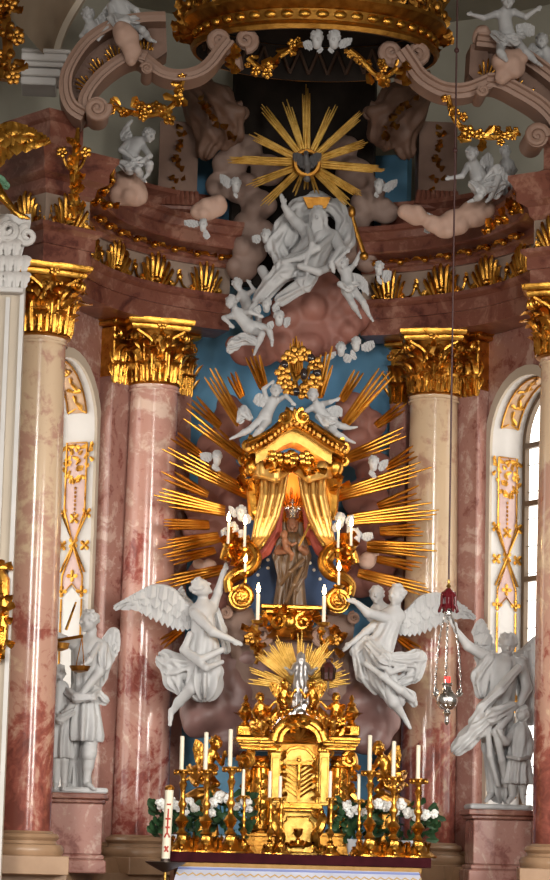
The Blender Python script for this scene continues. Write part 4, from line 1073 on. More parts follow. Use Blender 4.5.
def cher_arms(*a): return a
t = thing('putto', 'white putto with raised arms holding the sceptre beside the bearded seated figure', 'putto', P(347, 285, 33.0), 'white putti of the altar')
putto(t, 33.0, (343, 263, -.05), 7, (-.2, -1, -.1), (346, 273), (348, 286), [((349, 270), (355, 264, -.1), (361, 251, -.12)), ((341, 270), (336, 262, -.1), (346, 252, -.15))], [((346, 291), (352, 303, -.1), (358, 313, 0), (361, 318, -.06)), ((353, 290), (363, 302, -.1), (369, 315, 0), (373, 321, -.06))], 5,
      [dict(edge=[(352, 274), (360, 276), (367, 284)], ends=[(354, 286), (360, 290), (369, 297)], n=6)], drape=[([(340, 284, -.1), (348, 288, -.14), (356, 284, -.08)], [3, 4, 3])])
mb = MB(); g = Fig(32.85); mb.tube(g.L([(352, 214), (358, 236), (364, 254)]), [.022, .03, .034], 8); mb.ell(g(364, 256), .06, .06, .06); mb.ell(g(352, 212), .05, .05, .08)
o = mb.build('sceptre', GOLDD, None, loc=g(358, 236)); tag(o, 'gilded sceptre held up by the putto beside the bearded seated figure', 'sceptre')
t = thing('putto', 'white putto tumbling head-first below the left foot of the bearded seated figure', 'putto', P(245, 320, 33.0), 'white putti of the altar')
putto(t, 33.0, (231, 302, -.08), 7.2, (-.5, -1, -.2), (238, 314), (249, 327), [((232, 316), (224, 318, -.12), (230, 324, -.16)), ((242, 312), (250, 312, -.12), (258, 315, -.14))], [((253, 331), (262, 334, -.16), (257, 347, -.1), (254, 355, -.16)), ((256, 326), (268, 328, -.08), (272, 340, -.02), (272, 346, -.06))], 7,
      drape=[([(256, 342, -.1), (244, 338, -.12), (234, 344, -.1), (230, 350, -.08)], [4, 5, 5, 3])])
t = thing('putto', 'white putto peeping from behind the tumbling putto at left', 'putto', P(240, 290, 33.3), 'white putti of the altar')
putto(t, 33.35, (237, 284, 0), 6.5, (.2, -1, -.2), (243, 296), (248, 306), [((248, 294), (254, 290, -.1), (250, 284, -.1)), ((239, 297), (234, 304, -.05), (238, 310, -.1))], [((247, 310), (250, 320, 0), (250, 330, 0)), ((252, 308), (258, 316, 0), (260, 326, 0))], 8)
CH = 'winged cherub heads of the altar'
cherub('cherub head left of the pair under the foot of the bearded seated figure', 32.9, 266.5, 304, 6.2, (-.2, -1, -.1), [wpair(260, 306, (-6, 4), (2, 9), 9, 4), wpair(272, 308, (6, -2), (3, 8), 9, 4)], CH, 1)
cherub('cherub head with a raised wing, rightmost below the foot of the bearded seated figure', 32.85, 279, 317, 6.6, (.1, -1, -.2), [wpair(284, 320, (6, -2), (-1, 10), 10, 5), wpair(273, 322, (-6, 2), (2, 7), 9, 4)], CH, 2)
cherub('left cherub head of the pair on the blue sky under the red cloud', 33.2, 341, 348, 6.2, (-.1, -1, .0), [wpair(336, 352, (-9, 4), (0, 6), 8, 5), wpair(345, 354, (7, 4), (-4, 7), 9, 5)], CH, 3)
cherub('right cherub head of the pair on the blue sky under the red cloud', 33.2, 356, 343, 6.2, (-.4, -1, -.2), [wpair(361, 346, (12, -5), (2, 9), 10, 6), wpair(352, 350, (-2, 6), (6, 6), 8, 4)], CH, 4)
cherub('cherub head on the cornice right of the putto with the sceptre', 33.0, 379, 267, 6.2, (-.3, -1, -.1), [wpair(383, 272, (8, 0), (-2, 12), 9, 5), wpair(376, 274, (2, 8), (5, 4), 8, 4)], CH, 5)
cherub('cherub head on brown cloud left of the dove rays', 33.3, 236, 184, 6.5, (.3, -1, -.2), [wpair(230, 180, (-10, -5), (2, 12), 11, 6), wpair(234, 190, (0, 6), (4, 4), 6, 4)], CH, 6)
cherub('cherub head on brown cloud right of the dove rays', 33.3, 379, 185, 6.2, (-.3, -1, -.2), [wpair(384, 186, (13, -6), (-2, 10), 11, 6), wpair(376, 192, (-2, 4), (4, 3), 6, 4)], CH, 7)
cherub('cherub head beside the cloak of the bearded seated figure, at his left', 33.3, 266, 235, 6.2, (-.3, -1, -.2), [wpair(260, 236, (-8, 1), (2, 8), 9, 5), wpair(270, 240, (2, 8), (-3, 6), 8, 4)], CH, 8)
cherub('cherub head on the left cornice ledge by the pale cloud', 32.0, 203, 224, 5.6, (.1, -1, -.2), [wpair(198, 222, (-14, -1), (3, 7), 9, 6), wpair(206, 230, (4, 7), (-5, 4), 7, 4)], CH, 9)
cherub('cherub head on the right cornice ledge by the lamp cable', 32.0, 428, 219, 6.2, (-.3, -1, -.2), [wpair(433, 220, (10, -2), (0, 10), 9, 6), wpair(426, 226, (-2, 6), (6, 3), 7, 4)], CH, 10)
cherub('cherub head among the rays at the left of the throne', 33.0, 217, 457, 6.4, (.2, -1, .0), [wpair(211, 454, (-11, 0), (3, 9), 10, 6), wpair(214, 464, (-2, 4), (8, 5), 8, 5)], CH, 11)
cherub('cherub head among the rays at the right of the throne', 33.0, 373.5, 462, 6.6, (-.2, -1, .0), [wpair(379, 464, (9, -4), (-2, 10), 10, 5), wpair(371, 470, (-2, 4), (7, 6), 8, 5)], CH, 12)
cherub('upper cherub head behind the left pair of lit candles', 32.5, 241, 512, 6.6, (-.1, -1, .0), [wpair(236, 512, (-7, -6), (1, 9), 9, 5), wpair(246, 514, (5, 4), (-2, 8), 8, 4)], CH, 13)
cherub('lower cherub head behind the left pair of lit candles', 32.45, 233, 529, 6.8, (-.1, -1, .0), [wpair(228, 528, (-7, 3), (2, 9), 9, 5), wpair(238, 531, (6, 0), (-1, 8), 8, 4)], CH, 14)
cherub('upper cherub head behind the right pair of lit candles', 32.5, 340, 519, 6.4, (.1, -1, .0), [wpair(345, 520, (8, -5), (1, 8), 9, 5), wpair(336, 523, (-4, 5), (4, 6), 8, 4)], CH, 15)
cherub('lower cherub head behind the right pair of lit candles', 32.45, 356, 535, 6.8, (.1, -1, .0), [wpair(361, 535, (11, -2), (1, 8), 9, 6), wpair(351, 530, (-2, -8), (-3, 8), 8, 4), wpair(352, 541, (6, 5), (-5, 4), 7, 4)], CH, 16)
for k, (x, y) in enumerate(((317, 38), (334, 38))):
    cherub(('left' if k == 0 else 'right')+' cherub head of the pair on the crown rim', 29.75, x, y, 8, (.12*(1-2*k), -1, -.4), [wpair(x-(6 if k == 0 else -6), y+4, (-8 if k == 0 else 12, -3 if k else 1), (4 if k == 0 else -4, 9), 10, 5), wpair(x+(2 if k == 0 else -2), y+8, (4 if k == 0 else -4, 4), (-4 if k == 0 else 4, 5), 8, 4)], CH, 17+k)

# ------------------------------------------------------------------ other putti
PG = 'white putti of the altar'
t = thing('putto', 'white putto seated under the left garland on pale cloud', 'putto', P(135, 165, 31.5), PG)
putto(t, 31.5, (149, 135, -.1), 8, (.5, -1, -.4), (137, 143), (130, 156), [((128, 142), (121, 150, -.15), (132, 158, -.25)), ((143, 146), (150, 156, -.2), (144, 160, -.28))], [((130, 163), (138, 170, -.35), (142, 178, -.2), (146, 182, -.26)), ((136, 160), (150, 164, -.35), (148, 174, -.25), (144, 179, -.3))], 21,
      [dict(edge=[(132, 138), (128, 126), (133, 120)], ends=[(126, 146), (120, 138), (126, 128)], n=5)], drape=[([(122, 164, -.2), (130, 168, -.25), (140, 162, -.25)], [4, 5, 4])])
t = thing('putto', 'white putto seated under the right garland with one arm held out', 'putto', P(475, 185, 31.6), PG)
putto(t, 31.6, (472, 154, -.1), 8, (-.4, -1, -.2), (474, 166), (478, 180), [((468, 166), (462, 176, -.15), (451, 178, -.2)), ((480, 168), (486, 178, -.15), (480, 188, -.25))], [((484, 186), (498, 178, -.3), (490, 198, -.2), (486, 202, -.26)), ((476, 188), (480, 196, -.3), (474, 200, -.2), (468, 202, -.26))], 22,
      [dict(edge=[(480, 164), (488, 154), (492, 162)], ends=[(482, 176), (488, 176), (491, 172)], n=5)], drape=[([(488, 180, -.2), (496, 172, -.22), (502, 180, -.2), (496, 194, -.15)], [4, 6, 6, 4]), ([(472, 184, -.2), (482, 190, -.28), (492, 186, -.26)], [4, 5, 4])])
t = thing('putto', 'white putto in shadow behind the seated one at right', 'putto', P(506, 165, 31.9), PG)
putto(t, 31.95, (505, 152, 0), 7, (.2, -1, -.2), (507, 164), (508, 174), [((503, 163), (499, 170, -.1), (504, 174, -.15)), ((511, 163), (515, 170, -.1), (512, 176, -.15))], [((506, 180), (504, 188, -.1), (506, 196, 0)), ((511, 180), (514, 188, -.1), (514, 196, 0))], 23)
t = thing('putto', 'large white putto reclining on top of the left pediment half', 'putto', P(118, 25, 30.4), PG)
putto(t, 30.3, (110, -10, -.05), 8, (-.3, -1, -.3), (118, 4), (126, 20), [((111, 6), (112, 22, -.15), (101, 36, -.2)), ((126, 4), (136, 10, -.1), (142, 20, -.1))], [((130, 26), (142, 30, -.25), (150, 40, -.1), (156, 42, -.15)), ((122, 27), (130, 34, -.3), (140, 38, -.2))], 24, drape=[([(112, 18, -.15), (122, 24, -.25), (134, 22, -.2)], [5, 7, 5])], fat=1.1)
t = thing('putto', 'small winged white putto left of the reclining one at top left', 'putto', P(90, 28, 30.6), PG)
putto(t, 30.6, (88, 15, -.05), 8, (-.2, -1, -.4), (92, 27), (96, 40), [((88, 28), (82, 36, -.1), (90, 40, -.2)), ((98, 28), (106, 32, -.1), (108, 38, -.15))], [((94, 46), (92, 54, 0), (94, 62, 0)), ((100, 46), (104, 54, 0), (104, 62, 0))], 25,
      [dict(edge=[(92, 24), (102, 14), (108, 4)], ends=[(96, 34), (108, 26), (112, 10)], n=5)])
t = thing('putto', 'white putto with spread arms on top of the right pediment half', 'putto', P(506, 40, 30.5), PG)
putto(t, 30.3, (508, 1, -.1), 8.5, (-.1, -1, -.35), (504, 15), (507, 35), [((496, 14), (484, 18, -.1), (473, 15, -.15)), ((514, 12), (526, 17, -.1), (536, 10, -.12))], [((514, 40), (526, 52, -.15), (536, 62, -.1), (542, 66, -.16)), ((502, 42), (500, 52, -.3), (506, 60, -.25))], 26,
      [dict(edge=[(516, 26), (526, 24), (534, 28)], ends=[(518, 36), (528, 38), (534, 36)], n=5)], drape=[([(494, 34, -.1), (504, 40, -.22), (514, 40, -.2), (522, 36, -.1)], [4, 5, 5, 3])])
t = thing('putto', 'white putto looking out behind the one with spread arms', 'putto', P(542, 50, 30.7), PG)
putto(t, 30.7, (542, 41, -.1), 8, (-.2, -1, -.2), (546, 53), (550, 66), [((540, 53), (533, 58, -.1), (528, 52, -.15)), ((552, 53), (560, 60, -.1), (556, 66, -.15))], [((548, 72), (546, 82, 0), (548, 90, 0)), ((554, 72), (558, 82, 0), (558, 90, 0))], 27,
      [dict(edge=[(540, 50), (532, 44), (529, 50)], ends=[(540, 60), (530, 60), (527, 56)], n=5)])
t = thing('putto', 'white putto lying on the left slope of the throne roof', 'putto', P(265, 420, 32.4), PG)
putto(t, 32.4, (276, 391, -.1), 6.8, (-.1, -1, -.1), (272, 403), (266, 415), [((266, 399), (264, 389, -.05), (270, 384, -.05)), ((278, 400), (286, 396, -.1), (292, 402, -.15))], [((262, 419), (249, 430, -.1), (237, 436, -.05), (230, 439, -.08)), ((267, 421), (261, 429, -.15), (253, 437, -.1), (249, 442, -.14))], 28,
      [dict(edge=[(268, 402), (260, 394), (255, 398)], ends=[(262, 408), (256, 406), (253, 402)], n=5)], drape=[([(250, 418, .05), (244, 412, .1), (240, 420, .1)], [3, 5, 3])])
t = thing('putto', 'white putto lying on the right slope of the throne roof', 'putto', P(326, 418, 32.4), PG)
putto(t, 32.4, (313, 395, -.1), 6.8, (-.3, -1, -.2), (318, 408), (326, 419), [((312, 408), (303, 413, -.1), (294, 410, -.15)), ((323, 404), (330, 402, -.1), (335, 400, -.1))], [((331, 421), (341, 426, -.1), (350, 428, -.05), (357, 427, -.08)), ((328, 425), (337, 434, -.12), (348, 440, -.06), (355, 443, -.08))], 29,
      [dict(edge=[(326, 410), (336, 406), (342, 410)], ends=[(330, 418), (337, 418), (342, 417)], n=5)], drape=[([(318, 416, -.1), (326, 422, -.15), (334, 420, -.12)], [3, 4, 3])])

# ------------------------------------------------------------------ flying angels
t = thing('flying_angel', 'white flying angel at left, wing spread across the rose column', 'angel', P(200, 660, 32.7))
g = Fig(32.6); m = g.m; S = Sculpt(51)
head(S, g(201, 588, -.05), 10.5*m, (.75, -.1, .5), seed=5, mature=True)
S.cap(g(203, 596, 0), g(203, 608, 0), 5*m, 6*m, .03); S.cap(g(203, 612, 0), g(201, 640, -.02), 11.5*m, 10*m, .06); S.cap(g(194, 611, 0), g(212, 608, .02), 6*m, 6*m, .05)
S.chain(g.L([(213, 607, .05), (218, 592, 0), (224, 571, -.05)]), [5*m, 4.2*m, 2.8*m], .03); hand(S, g(224, 571, -.05), g(227, 562, -.05), 2.6*m)
S.chain(g.L([(195, 614, -.1), (213, 632, -.3), (232, 640, -.3)]), [5.6*m, 4.6*m, 2.9*m], .03); hand(S, g(232, 640, -.3), g(243, 645, -.32), 2.8*m)
S.chain(g.L([(202, 645, 0), (205, 665, -.1), (192, 688, -.2), (179, 702, -.06), (172, 712, 0)]), [10*m, 9*m, 6.2*m, 4.8*m, 3*m], .03); foot(S, g(171, 712, 0), g(170, 725, -.03), 2.9*m)
S.build('body', WHITE, t, .013)
S = Sculpt(52)
S.cap(g(203, 622, -.02), g(204, 652, -.06), 11.5*m, 13*m, .04, (7, .1, 1.5, .5)); S.cap(g(204, 648, -.05), g(204, 683, -.1), 14*m, 16*m, .05, (9, .15, 1.2, 1))
S.chain(g.L([(214, 672, -.15), (210, 692, -.12)]), [9*m, 6*m], .04, (6, .2, 2, 1)); S.chain(g.L([(196, 664, -.05), (178, 668, 0), (166, 660, .05)]), [10*m, 11*m, 8*m], .05, (7, .25, 2, .3)); S.chain(g.L([(168, 662, .02), (174, 680, 0), (184, 692, -.02)]), [7*m, 8*m, 5*m], .05, (6, .28, 2, 2))
S.chain(g.L([(190, 634, -.2), (184, 650, -.22), (200, 660, -.36), (222, 650, -.3)]), [3*m, 4*m, 4*m, 3*m], .03); S.chain(g.L([(188, 655, -.25), (206, 668, -.4), (222, 662, -.25)]), [3*m, 3.4*m, 2.4*m], .03)
S.chain(g.L([(216, 610, .1), (222, 630, .1), (226, 650, .05)]), [3.5*m, 4.5*m, 4*m], .03, (5, .2, 2, 1))
S.build('robe', WHITE, t, .013)
wing(t, 32.7, dict(edge=[(193, 612), (182, 602), (171, 590), (154, 587), (136, 595), (114, 607)], ends=[(192, 630), (180, 632), (166, 628), (150, 620), (138, 612), (117, 609)], n=13), WHITE)
wing(t, 32.95, dict(edge=[(196, 608), (186, 596), (182, 586)], ends=[(190, 620), (178, 610), (172, 598)], n=6), WHITE)
t = thing('flying_angel', 'white flying angel at right, reaching for the gold scroll', 'angel', P(384, 660, 32.7))
S = Sculpt(53)
head(S, g(397, 595, -.05), 10.5*m, (-.6, -.6, -.1), seed=6, mature=True)
S.cap(g(396, 602, 0), g(394, 614, 0), 5*m, 6*m, .03); S.cap(g(391, 618, 0), g(379, 645, -.02), 11.5*m, 10.5*m, .06); S.cap(g(384, 616, -.02), g(400, 616, .04), 6*m, 6*m, .05)
S.chain(g.L([(386, 618, -.12), (368, 613, -.3), (357, 603, -.35)]), [5.6*m, 4.6*m, 2.9*m], .03); hand(S, g(357, 603, -.35), g(346, 599, -.36), 2.8*m)
S.chain(g.L([(378, 622, 0), (366, 632, -.05), (352, 643, -.1)]), [5*m, 4*m, 2.8*m], .03); hand(S, g(352, 643, -.1), g(342, 651, -.12), 2.8*m)
S.chain(g.L([(378, 650, 0), (384, 674, -.12), (394, 702, -.16), (403, 716, -.02)]), [11*m, 9*m, 6*m, 3.2*m], .03); foot(S, g(404, 717, -.02), g(410, 728, -.06), 2.9*m)
S.chain(g.L([(378, 650, 0), (372, 676, 0), (384, 694, .1)]), [10*m, 8*m, 5*m], .03)
S.build('body', WHITE, t, .013)
S = Sculpt(54)
S.cap(g(388, 626, -.02), g(378, 652, -.05), 11.8*m, 13*m, .04, (7, .1, 1.5, .5)); S.cap(g(377, 652, -.06), g(384, 678, -.1), 15*m, 12*m, .05, (8, .14, 1.4, 1)); S.cap(g(384, 678, -.1), g(396, 700, -.1), 12*m, 8*m, .04, (7, .18, 1, 2))
S.chain(g.L([(370, 646, -.2), (384, 660, -.34), (402, 662, -.2), (416, 660, -.1)]), [6*m, 7*m, 8*m, 8*m], .05, (7, .22, 2, .4)); S.chain(g.L([(418, 658, -.1), (414, 674, -.1), (404, 680, -.1)]), [8*m, 7*m, 5*m], .04, (6, .25, 2, 2))
S.chain(g.L([(366, 640, -.1), (356, 652, -.05), (362, 676, -.05), (376, 690, 0)]), [5*m, 5*m, 5*m, 4*m], .04, (5, .22, 2, 1)); S.chain(g.L([(366, 664, -.2), (382, 676, -.35), (400, 690, -.3), (412, 700, -.15)]), [3*m, 3.4*m, 4*m, 3*m], .03)
S.chain(g.L([(372, 655, -.3), (390, 672, -.36), (404, 668, -.3)]), [3*m, 3*m, 3*m], .03); S.chain(g.L([(398, 690, -.1), (410, 696, -.08), (414, 704, -.05)]), [5*m, 5*m, 3*m], .03, (5, .25, 2, 1))
S.build('robe', WHITE, t, .013)
wing(t, 32.7, dict(edge=[(399, 620), (410, 610), (422, 598), (440, 595), (458, 604), (475, 617)], ends=[(400, 636), (412, 637), (426, 634), (441, 626), (456, 620), (472, 619)], n=13), WHITE)
t = thing('putto', 'white putto peering over the shoulder of the right flying angel', 'putto', P(380, 610, 32.95), PG)
putto(t, 32.95, (377, 595, -.05), 9, (-.3, -1, -.1), (380, 609), (384, 622), [((374, 610), (370, 618, 0), (374, 624, 0)), ((388, 609), (394, 616, 0), (392, 622, 0))], [((382, 628), (384, 638, 0), (386, 646, 0)), ((388, 628), (392, 638, 0), (392, 646, 0))], 33)

# ------------------------------------------------------------------ standing statues on pedestals
def pedestal(label, Y, x0, x1, yt, yb):
    g = Fig(Y); a, b = g(x0, yt), g(x1, yt); c = (a+b)/2; w_ = b.x-a.x; zb = 1.42; t = thing('statue_pedestal', label, 'pedestal', (c.x, c.y+.3, zb))
    def bx(z0, z1, e, name, mat): MB().box((c.x, c.y+.34, (z0+z1)/2), w_+e, .8+e, z1-z0, None, .015).build(name, mat, t, smooth=False)
    zt = a.z
    mb = MB()
    for z0, z1, e in ((zb, zb+.16, .06), (zb+.16, zb+.22, .0)): mb.box((c.x, c.y+.34, (z0+z1)/2), w_+e, .8+e, z1-z0, None, .015)
    mb.build('foot_moulding', PINKM, t, smooth=False); bx(zb+.22, zt-.12, -.06, 'die', PINKM)
    mb = MB()
    for z0, z1, e in ((zt-.12, zt-.07, .0), (zt-.07, zt, .08)): mb.box((c.x, c.y+.34, (z0+z1)/2), w_+e, .8+e, z1-z0, None, .012)
    mb.build('top_slab', REDM, t, smooth=False); return c, zt
c, zt = pedestal('red marble pedestal under the statue with scales', 31.75, 42, 106, 792, 840)
t = thing('angel_statue', 'white winged figure with gilt scales on the left pedestal', 'statue', (c.x, c.y+.3, zt))
Y = 31.95; g = Fig(Y); m = g.m
MB().box((c.x+.02, c.y+.34, zt+.035), .78, .6, .07, None, .02).build('plinth', WHITE, t, smooth=False)
S = Sculpt(61)
head(S, g(89, 621, -.05), 11*m, (-.85, -.5, -.15), seed=8, mature=True)
S.cap(g(92, 630, 0), g(89, 642, 0), 5*m, 6*m, .03); S.cap(g(86, 650, 0), g(85, 692, 0), 14*m, 12*m, .06); S.cap(g(74, 643, 0), g(99, 645, 0), 6.5*m, 6.5*m, .05)
S.chain(g.L([(100, 647, 0), (99, 672, -.1), (82, 694, -.3)]), [6*m, 5*m, 3.2*m], .03); hand(S, g(82, 694, -.3), g(74, 699, -.33), 3*m)
S.chain(g.L([(74, 645, -.05), (64, 640, -.25), (56, 634, -.3)]), [5.6*m, 4.6*m, 3.2*m], .03); hand(S, g(56, 634, -.3), g(50, 631, -.3), 3*m)
S.chain(g.L([(91, 720, -.05), (90, 752, -.1), (86, 783, -.05)]), [9*m, 6.5*m, 3.4*m], .03); foot(S, g(86, 783, -.05), g(94, 789, -.2), 3.2*m); S.cap(g(90, 752, -.1), g(88, 766, -.08), 5.4*m, 5.6*m, .02)
S.chain(g.L([(76, 720, .05), (73, 754, .05), (70, 784, .1)]), [8*m, 6*m, 3.4*m], .03); foot(S, g(70, 784, .1), g(72, 789, -.06), 3.2*m)
S.build('body', WHITE, t, .013)
S = Sculpt(62)
S.cap(g(86, 652, 0), g(85, 692, 0), 14.5*m, 12.8*m, .04, (8, .06, 1, .5)); S.cap(g(84, 694, -.02), g(83, 735, -.02), 13*m, 18*m, .04, (11, .12, .4, 0)); S.hem(g(83, 741, 0)); S.chain(g.L([(98, 690, -.05), (92, 697, -.28), (76, 698, -.32), (68, 692, -.2)]), [4*m, 4*m, 4*m, 4*m], .03, (5, .2, 2, 1))
S.chain(g.L([(96, 692, -.1), (104, 700, -.1)]), [4*m, 4*m], .03, (5, .3, 2, 1)); S.chain(g.L([(98, 645, -.1), (90, 660, -.32), (76, 672, -.34)]), [3*m, 3*m, 2*m], .03); S.chain(g.L([(101, 648, 0), (102, 662, -.05)]), [8*m, 8.5*m], .03, (7, .15, 1, 1))
S.chain(g.L([(78, 735, .12), (79, 786, .15)]), [9*m, 10*m], .04, (6, .2, .5, 1)); S.chain(g.L([(89, 748, -.1), (89, 755, -.1)]), [7.2*m, 7.2*m], .02)
S.build('tunic', WHITE, t, .013)
wing(t, Y+.12, dict(edge=[(100, 650), (106, 640), (112, 631), (117, 632), (118, 640)], ends=[(98, 690), (102, 688), (106, 678), (113, 662), (117, 652)], n=8), WHITE)
mb = MB(); mb.tube(g.L([(54, 641, -.42), (83, 636, -.42)]), .022, 6); mb.build('scale_beam', GOLDD, t)
mb = MB(); mb.lathe([(.02, -.08), (.1, -.06), (.13, 0), (.12, .0), (.09, -.045), (.02, -.06)], g(80, 666, -.45), 16)
mb.build('scale_pan', GOLDD, t); mb = MB(); mb.lathe([(.02, -.1), (.1, -.07), (.12, 0), (.1, .0), (.02, -.07)], g(60, 643, -.46), 16); mb.build('scale_pan', GOLDD, t)
mb = MB()
for dx in (-4, 4): mb.tube(g.L([(82, 637, -.44), (80+dx, 666, -.45)]), .006, 4)
mb.build('cord', GOLDD, t)
mb = MB(); mb.tube(g.L([(66, 630, -.36), (76, 602, -.36)]), [.02, .014], 6); mb.build('sword_blade', GOLD, t)
t = thing('child_statue', 'white child half hidden behind the left edge column, at the angel with scales', 'statue', g(60, 788, -.05))
S = Sculpt(63); Yc = 31.85; g = Fig(Yc)
head(S, g(59, 673, -.05), 8.5*m, (.3, -.9, .2), seed=9); S.cap(g(59, 681), g(59, 688), 4*m, 5*m, .03); S.cap(g(59, 692), g(60, 712), 9*m, 9*m, .05)
S.chain(g.L([(66, 692), (72, 704, -.1), (66, 712, -.2)]), [4.5*m, 4*m, 2.6*m], .02); S.chain(g.L([(53, 692), (50, 706, -.1), (52, 718, -.15)]), [4.5*m, 4*m, 2.6*m], .02); hand(S, g(66, 712, -.2), g(60, 716, -.22), 2.6*m); hand(S, g(52, 718, -.15), g(51, 726, -.15), 2.6*m)
for x in (56, 64): S.chain(g.L([(x, 740), (x, 760, -.03), (x, 784, 0)]), [6*m, 4.6*m, 3*m], .02); foot(S, g(x, 784), g(x-1, 789, -.12), 2.8*m)
S.build('body', WHITE, t, .013)
S = Sculpt(64); S.cap(g(59, 690), g(60, 716), 10*m, 11*m, .03, (7, .12, 1, 0)); S.cap(g(60, 714), g(60, 755), 10*m, 12*m, .03, (9, .12, .5, 1)); S.hem(g(60, 758)); S.chain(g.L([(50, 712, -.1), (60, 720, -.28), (72, 712, -.2)]), [4*m, 4*m, 3*m], .03, (5, .2, 1, 0)); S.build('robe', WHITE, t, .013)
mb = MB(); mb.tube(g.L([(51, 715, -.2), (52, 787, -.2)]), .016, 6); o = mb.build('gilded_staff', GOLDD, None, loc=g(52, 787, -.2)); tag(o, 'thin gilded staff held by the half-hidden child at left', 'staff')

c, zt = pedestal('red marble pedestal under the statue with a child at right', 31.95, 471, 534, 809, 858)
t = thing('angel_statue', 'white robed winged figure with raised arm on the right pedestal', 'statue', (c.x, c.y+.3, zt))
Y = 32.1; g = Fig(Y); m = g.m
MB().box((c.x, c.y+.34, zt+.035), .78, .6, .07, None, .02).build('plinth', WHITE, t, smooth=False)
S = Sculpt(71)
head(S, g(508, 644, -.08), 11*m, (-.1, -.9, -.5), seed=10, mature=True)
S.cap(g(508, 650, 0), g(505, 662, 0), 5*m, 6*m, .03); S.cap(g(503, 668, 0), g(499, 702, 0), 13.5*m, 12*m, .06); S.cap(g(490, 660, 0), g(519, 664, 0), 6.5*m, 6.5*m, .05)
S.chain(g.L([(488, 658, 0), (468, 646, -.05), (456, 630, -.05)]), [6*m, 4.8*m, 3*m], .03); hand(S, g(456, 630, -.05), g(450, 618, -.06), 3*m)
S.chain(g.L([(521, 664, 0), (527, 688, -.1), (520, 704, -.2)]), [6*m, 5*m, 3.2*m], .03); hand(S, g(520, 704, -.2), g(512, 710, -.25), 3*m)
S.chain(g.L([(494, 720, -.05), (492, 755, -.1), (492, 792, 0)]), [9*m, 6.5*m, 3.4*m], .03); foot(S, g(492, 793, 0), g(486, 801, -.16), 3.2*m)
S.chain(g.L([(506, 720, .05), (506, 755, .05), (507, 796, .05)]), [9*m, 6.5*m, 3.4*m], .03); foot(S, g(507, 796, .05), g(508, 803, -.1), 3.2*m)
S.build('body', WHITE, t, .013)
S = Sculpt(72)
S.cap(g(503, 668, 0), g(499, 702, 0), 14.5*m, 13.5*m, .04, (8, .09, 2.5, .5)); S.cap(g(498, 704, 0), g(499, 745, 0), 14.5*m, 16*m, .04, (10, .1, 1.0, 1)); S.cap(g(499, 742, 0), g(502, 788, .04), 15*m, 13*m, .04, (9, .16, .8, 2))
S.chain(g.L([(489, 660, -.05), (480, 676, -.05), (482, 692, -.05)]), [7*m, 8*m, 6*m], .04, (6, .2, 2, 0)); S.chain(g.L([(518, 668, -.2), (500, 690, -.35), (482, 708, -.3), (474, 722, -.2)]), [4*m, 4.6*m, 5*m, 5*m], .03, (5, .15, 2, 0))
S.chain(g.L([(512, 706, -.3), (492, 716, -.38), (478, 728, -.25), (466, 740, -.15), (458, 748, -.1)]), [5*m, 6*m, 8*m, 8*m, 6*m], .04, (6, .25, 2.5, 1)); S.chain(g.L([(510, 715, -.3), (496, 732, -.36), (502, 760, -.3), (506, 785, -.2)]), [4*m, 4*m, 3.5*m, 3*m], .03)
S.chain(g.L([(488, 730, -.3), (490, 756, -.28), (498, 785, -.2)]), [3*m, 3*m, 2.4*m], .03); S.chain(g.L([(522, 662, .05), (529, 690, 0), (530, 720, .05)]), [6*m, 5*m, 5*m], .03, (5, .2, 1, 0))
S.build('robe', WHITE, t, .013)
wing(t, Y+.18, dict(edge=[(496, 660), (490, 644), (485, 628), (481, 620), (476, 626)], ends=[(482, 680), (478, 668), (476, 654), (474, 642), (472, 634)], n=8), WHITE)
wing(t, Y+.18, dict(edge=[(516, 660), (526, 652), (537, 640), (544, 640)], ends=[(526, 730), (534, 720), (541, 700), (545, 670)], n=9), WHITE)
t = thing('child_statue', 'white child in a short tunic held by the right-hand angel statue', 'statue', g(518, 800, -.3))
S = Sculpt(73); g = Fig(31.85)
head(S, g(523, 714, -.05), 8.5*m, (-.6, -.7, .3), seed=11); S.cap(g(522, 722), g(521, 729), 4*m, 5*m, .03); S.cap(g(520, 733), g(519, 752), 9.5*m, 9.5*m, .05)
S.chain(g.L([(513, 733), (506, 742, -.12), (501, 735, -.18)]), [4.4*m, 3.8*m, 2.6*m], .02); hand(S, g(501, 735, -.18), g(498, 728, -.2), 2.6*m); S.chain(g.L([(527, 733), (531, 746, -.05), (529, 758, -.1)]), [4.4*m, 3.8*m, 2.6*m], .02); hand(S, g(529, 758, -.1), g(528, 766, -.12), 2.6*m)
for x, xt in ((512, 508), (523, 524)): S.chain(g.L([(x+1, 770), (x, 784, -.02), (x, 797, 0)]), [6*m, 4.6*m, 3*m], .02); foot(S, g(x, 797), g(xt, 803, -.1), 2.8*m)
S.build('body', WHITE, t, .013)
S = Sculpt(74); S.cap(g(520, 733), g(519, 755), 10.5*m, 10*m, .03, (8, .1, 1, 0)); S.cap(g(519, 753), g(518, 780), 10*m, 14.5*m, .03, (11, .1, .4, 1)); S.hem(g(518, 784)); S.chain(g.L([(508, 757, -.1), (519, 759, -.3), (530, 757, -.1)]), [2*m, 2*m, 2*m], .02); S.build('tunic', WHITE, t, .013)
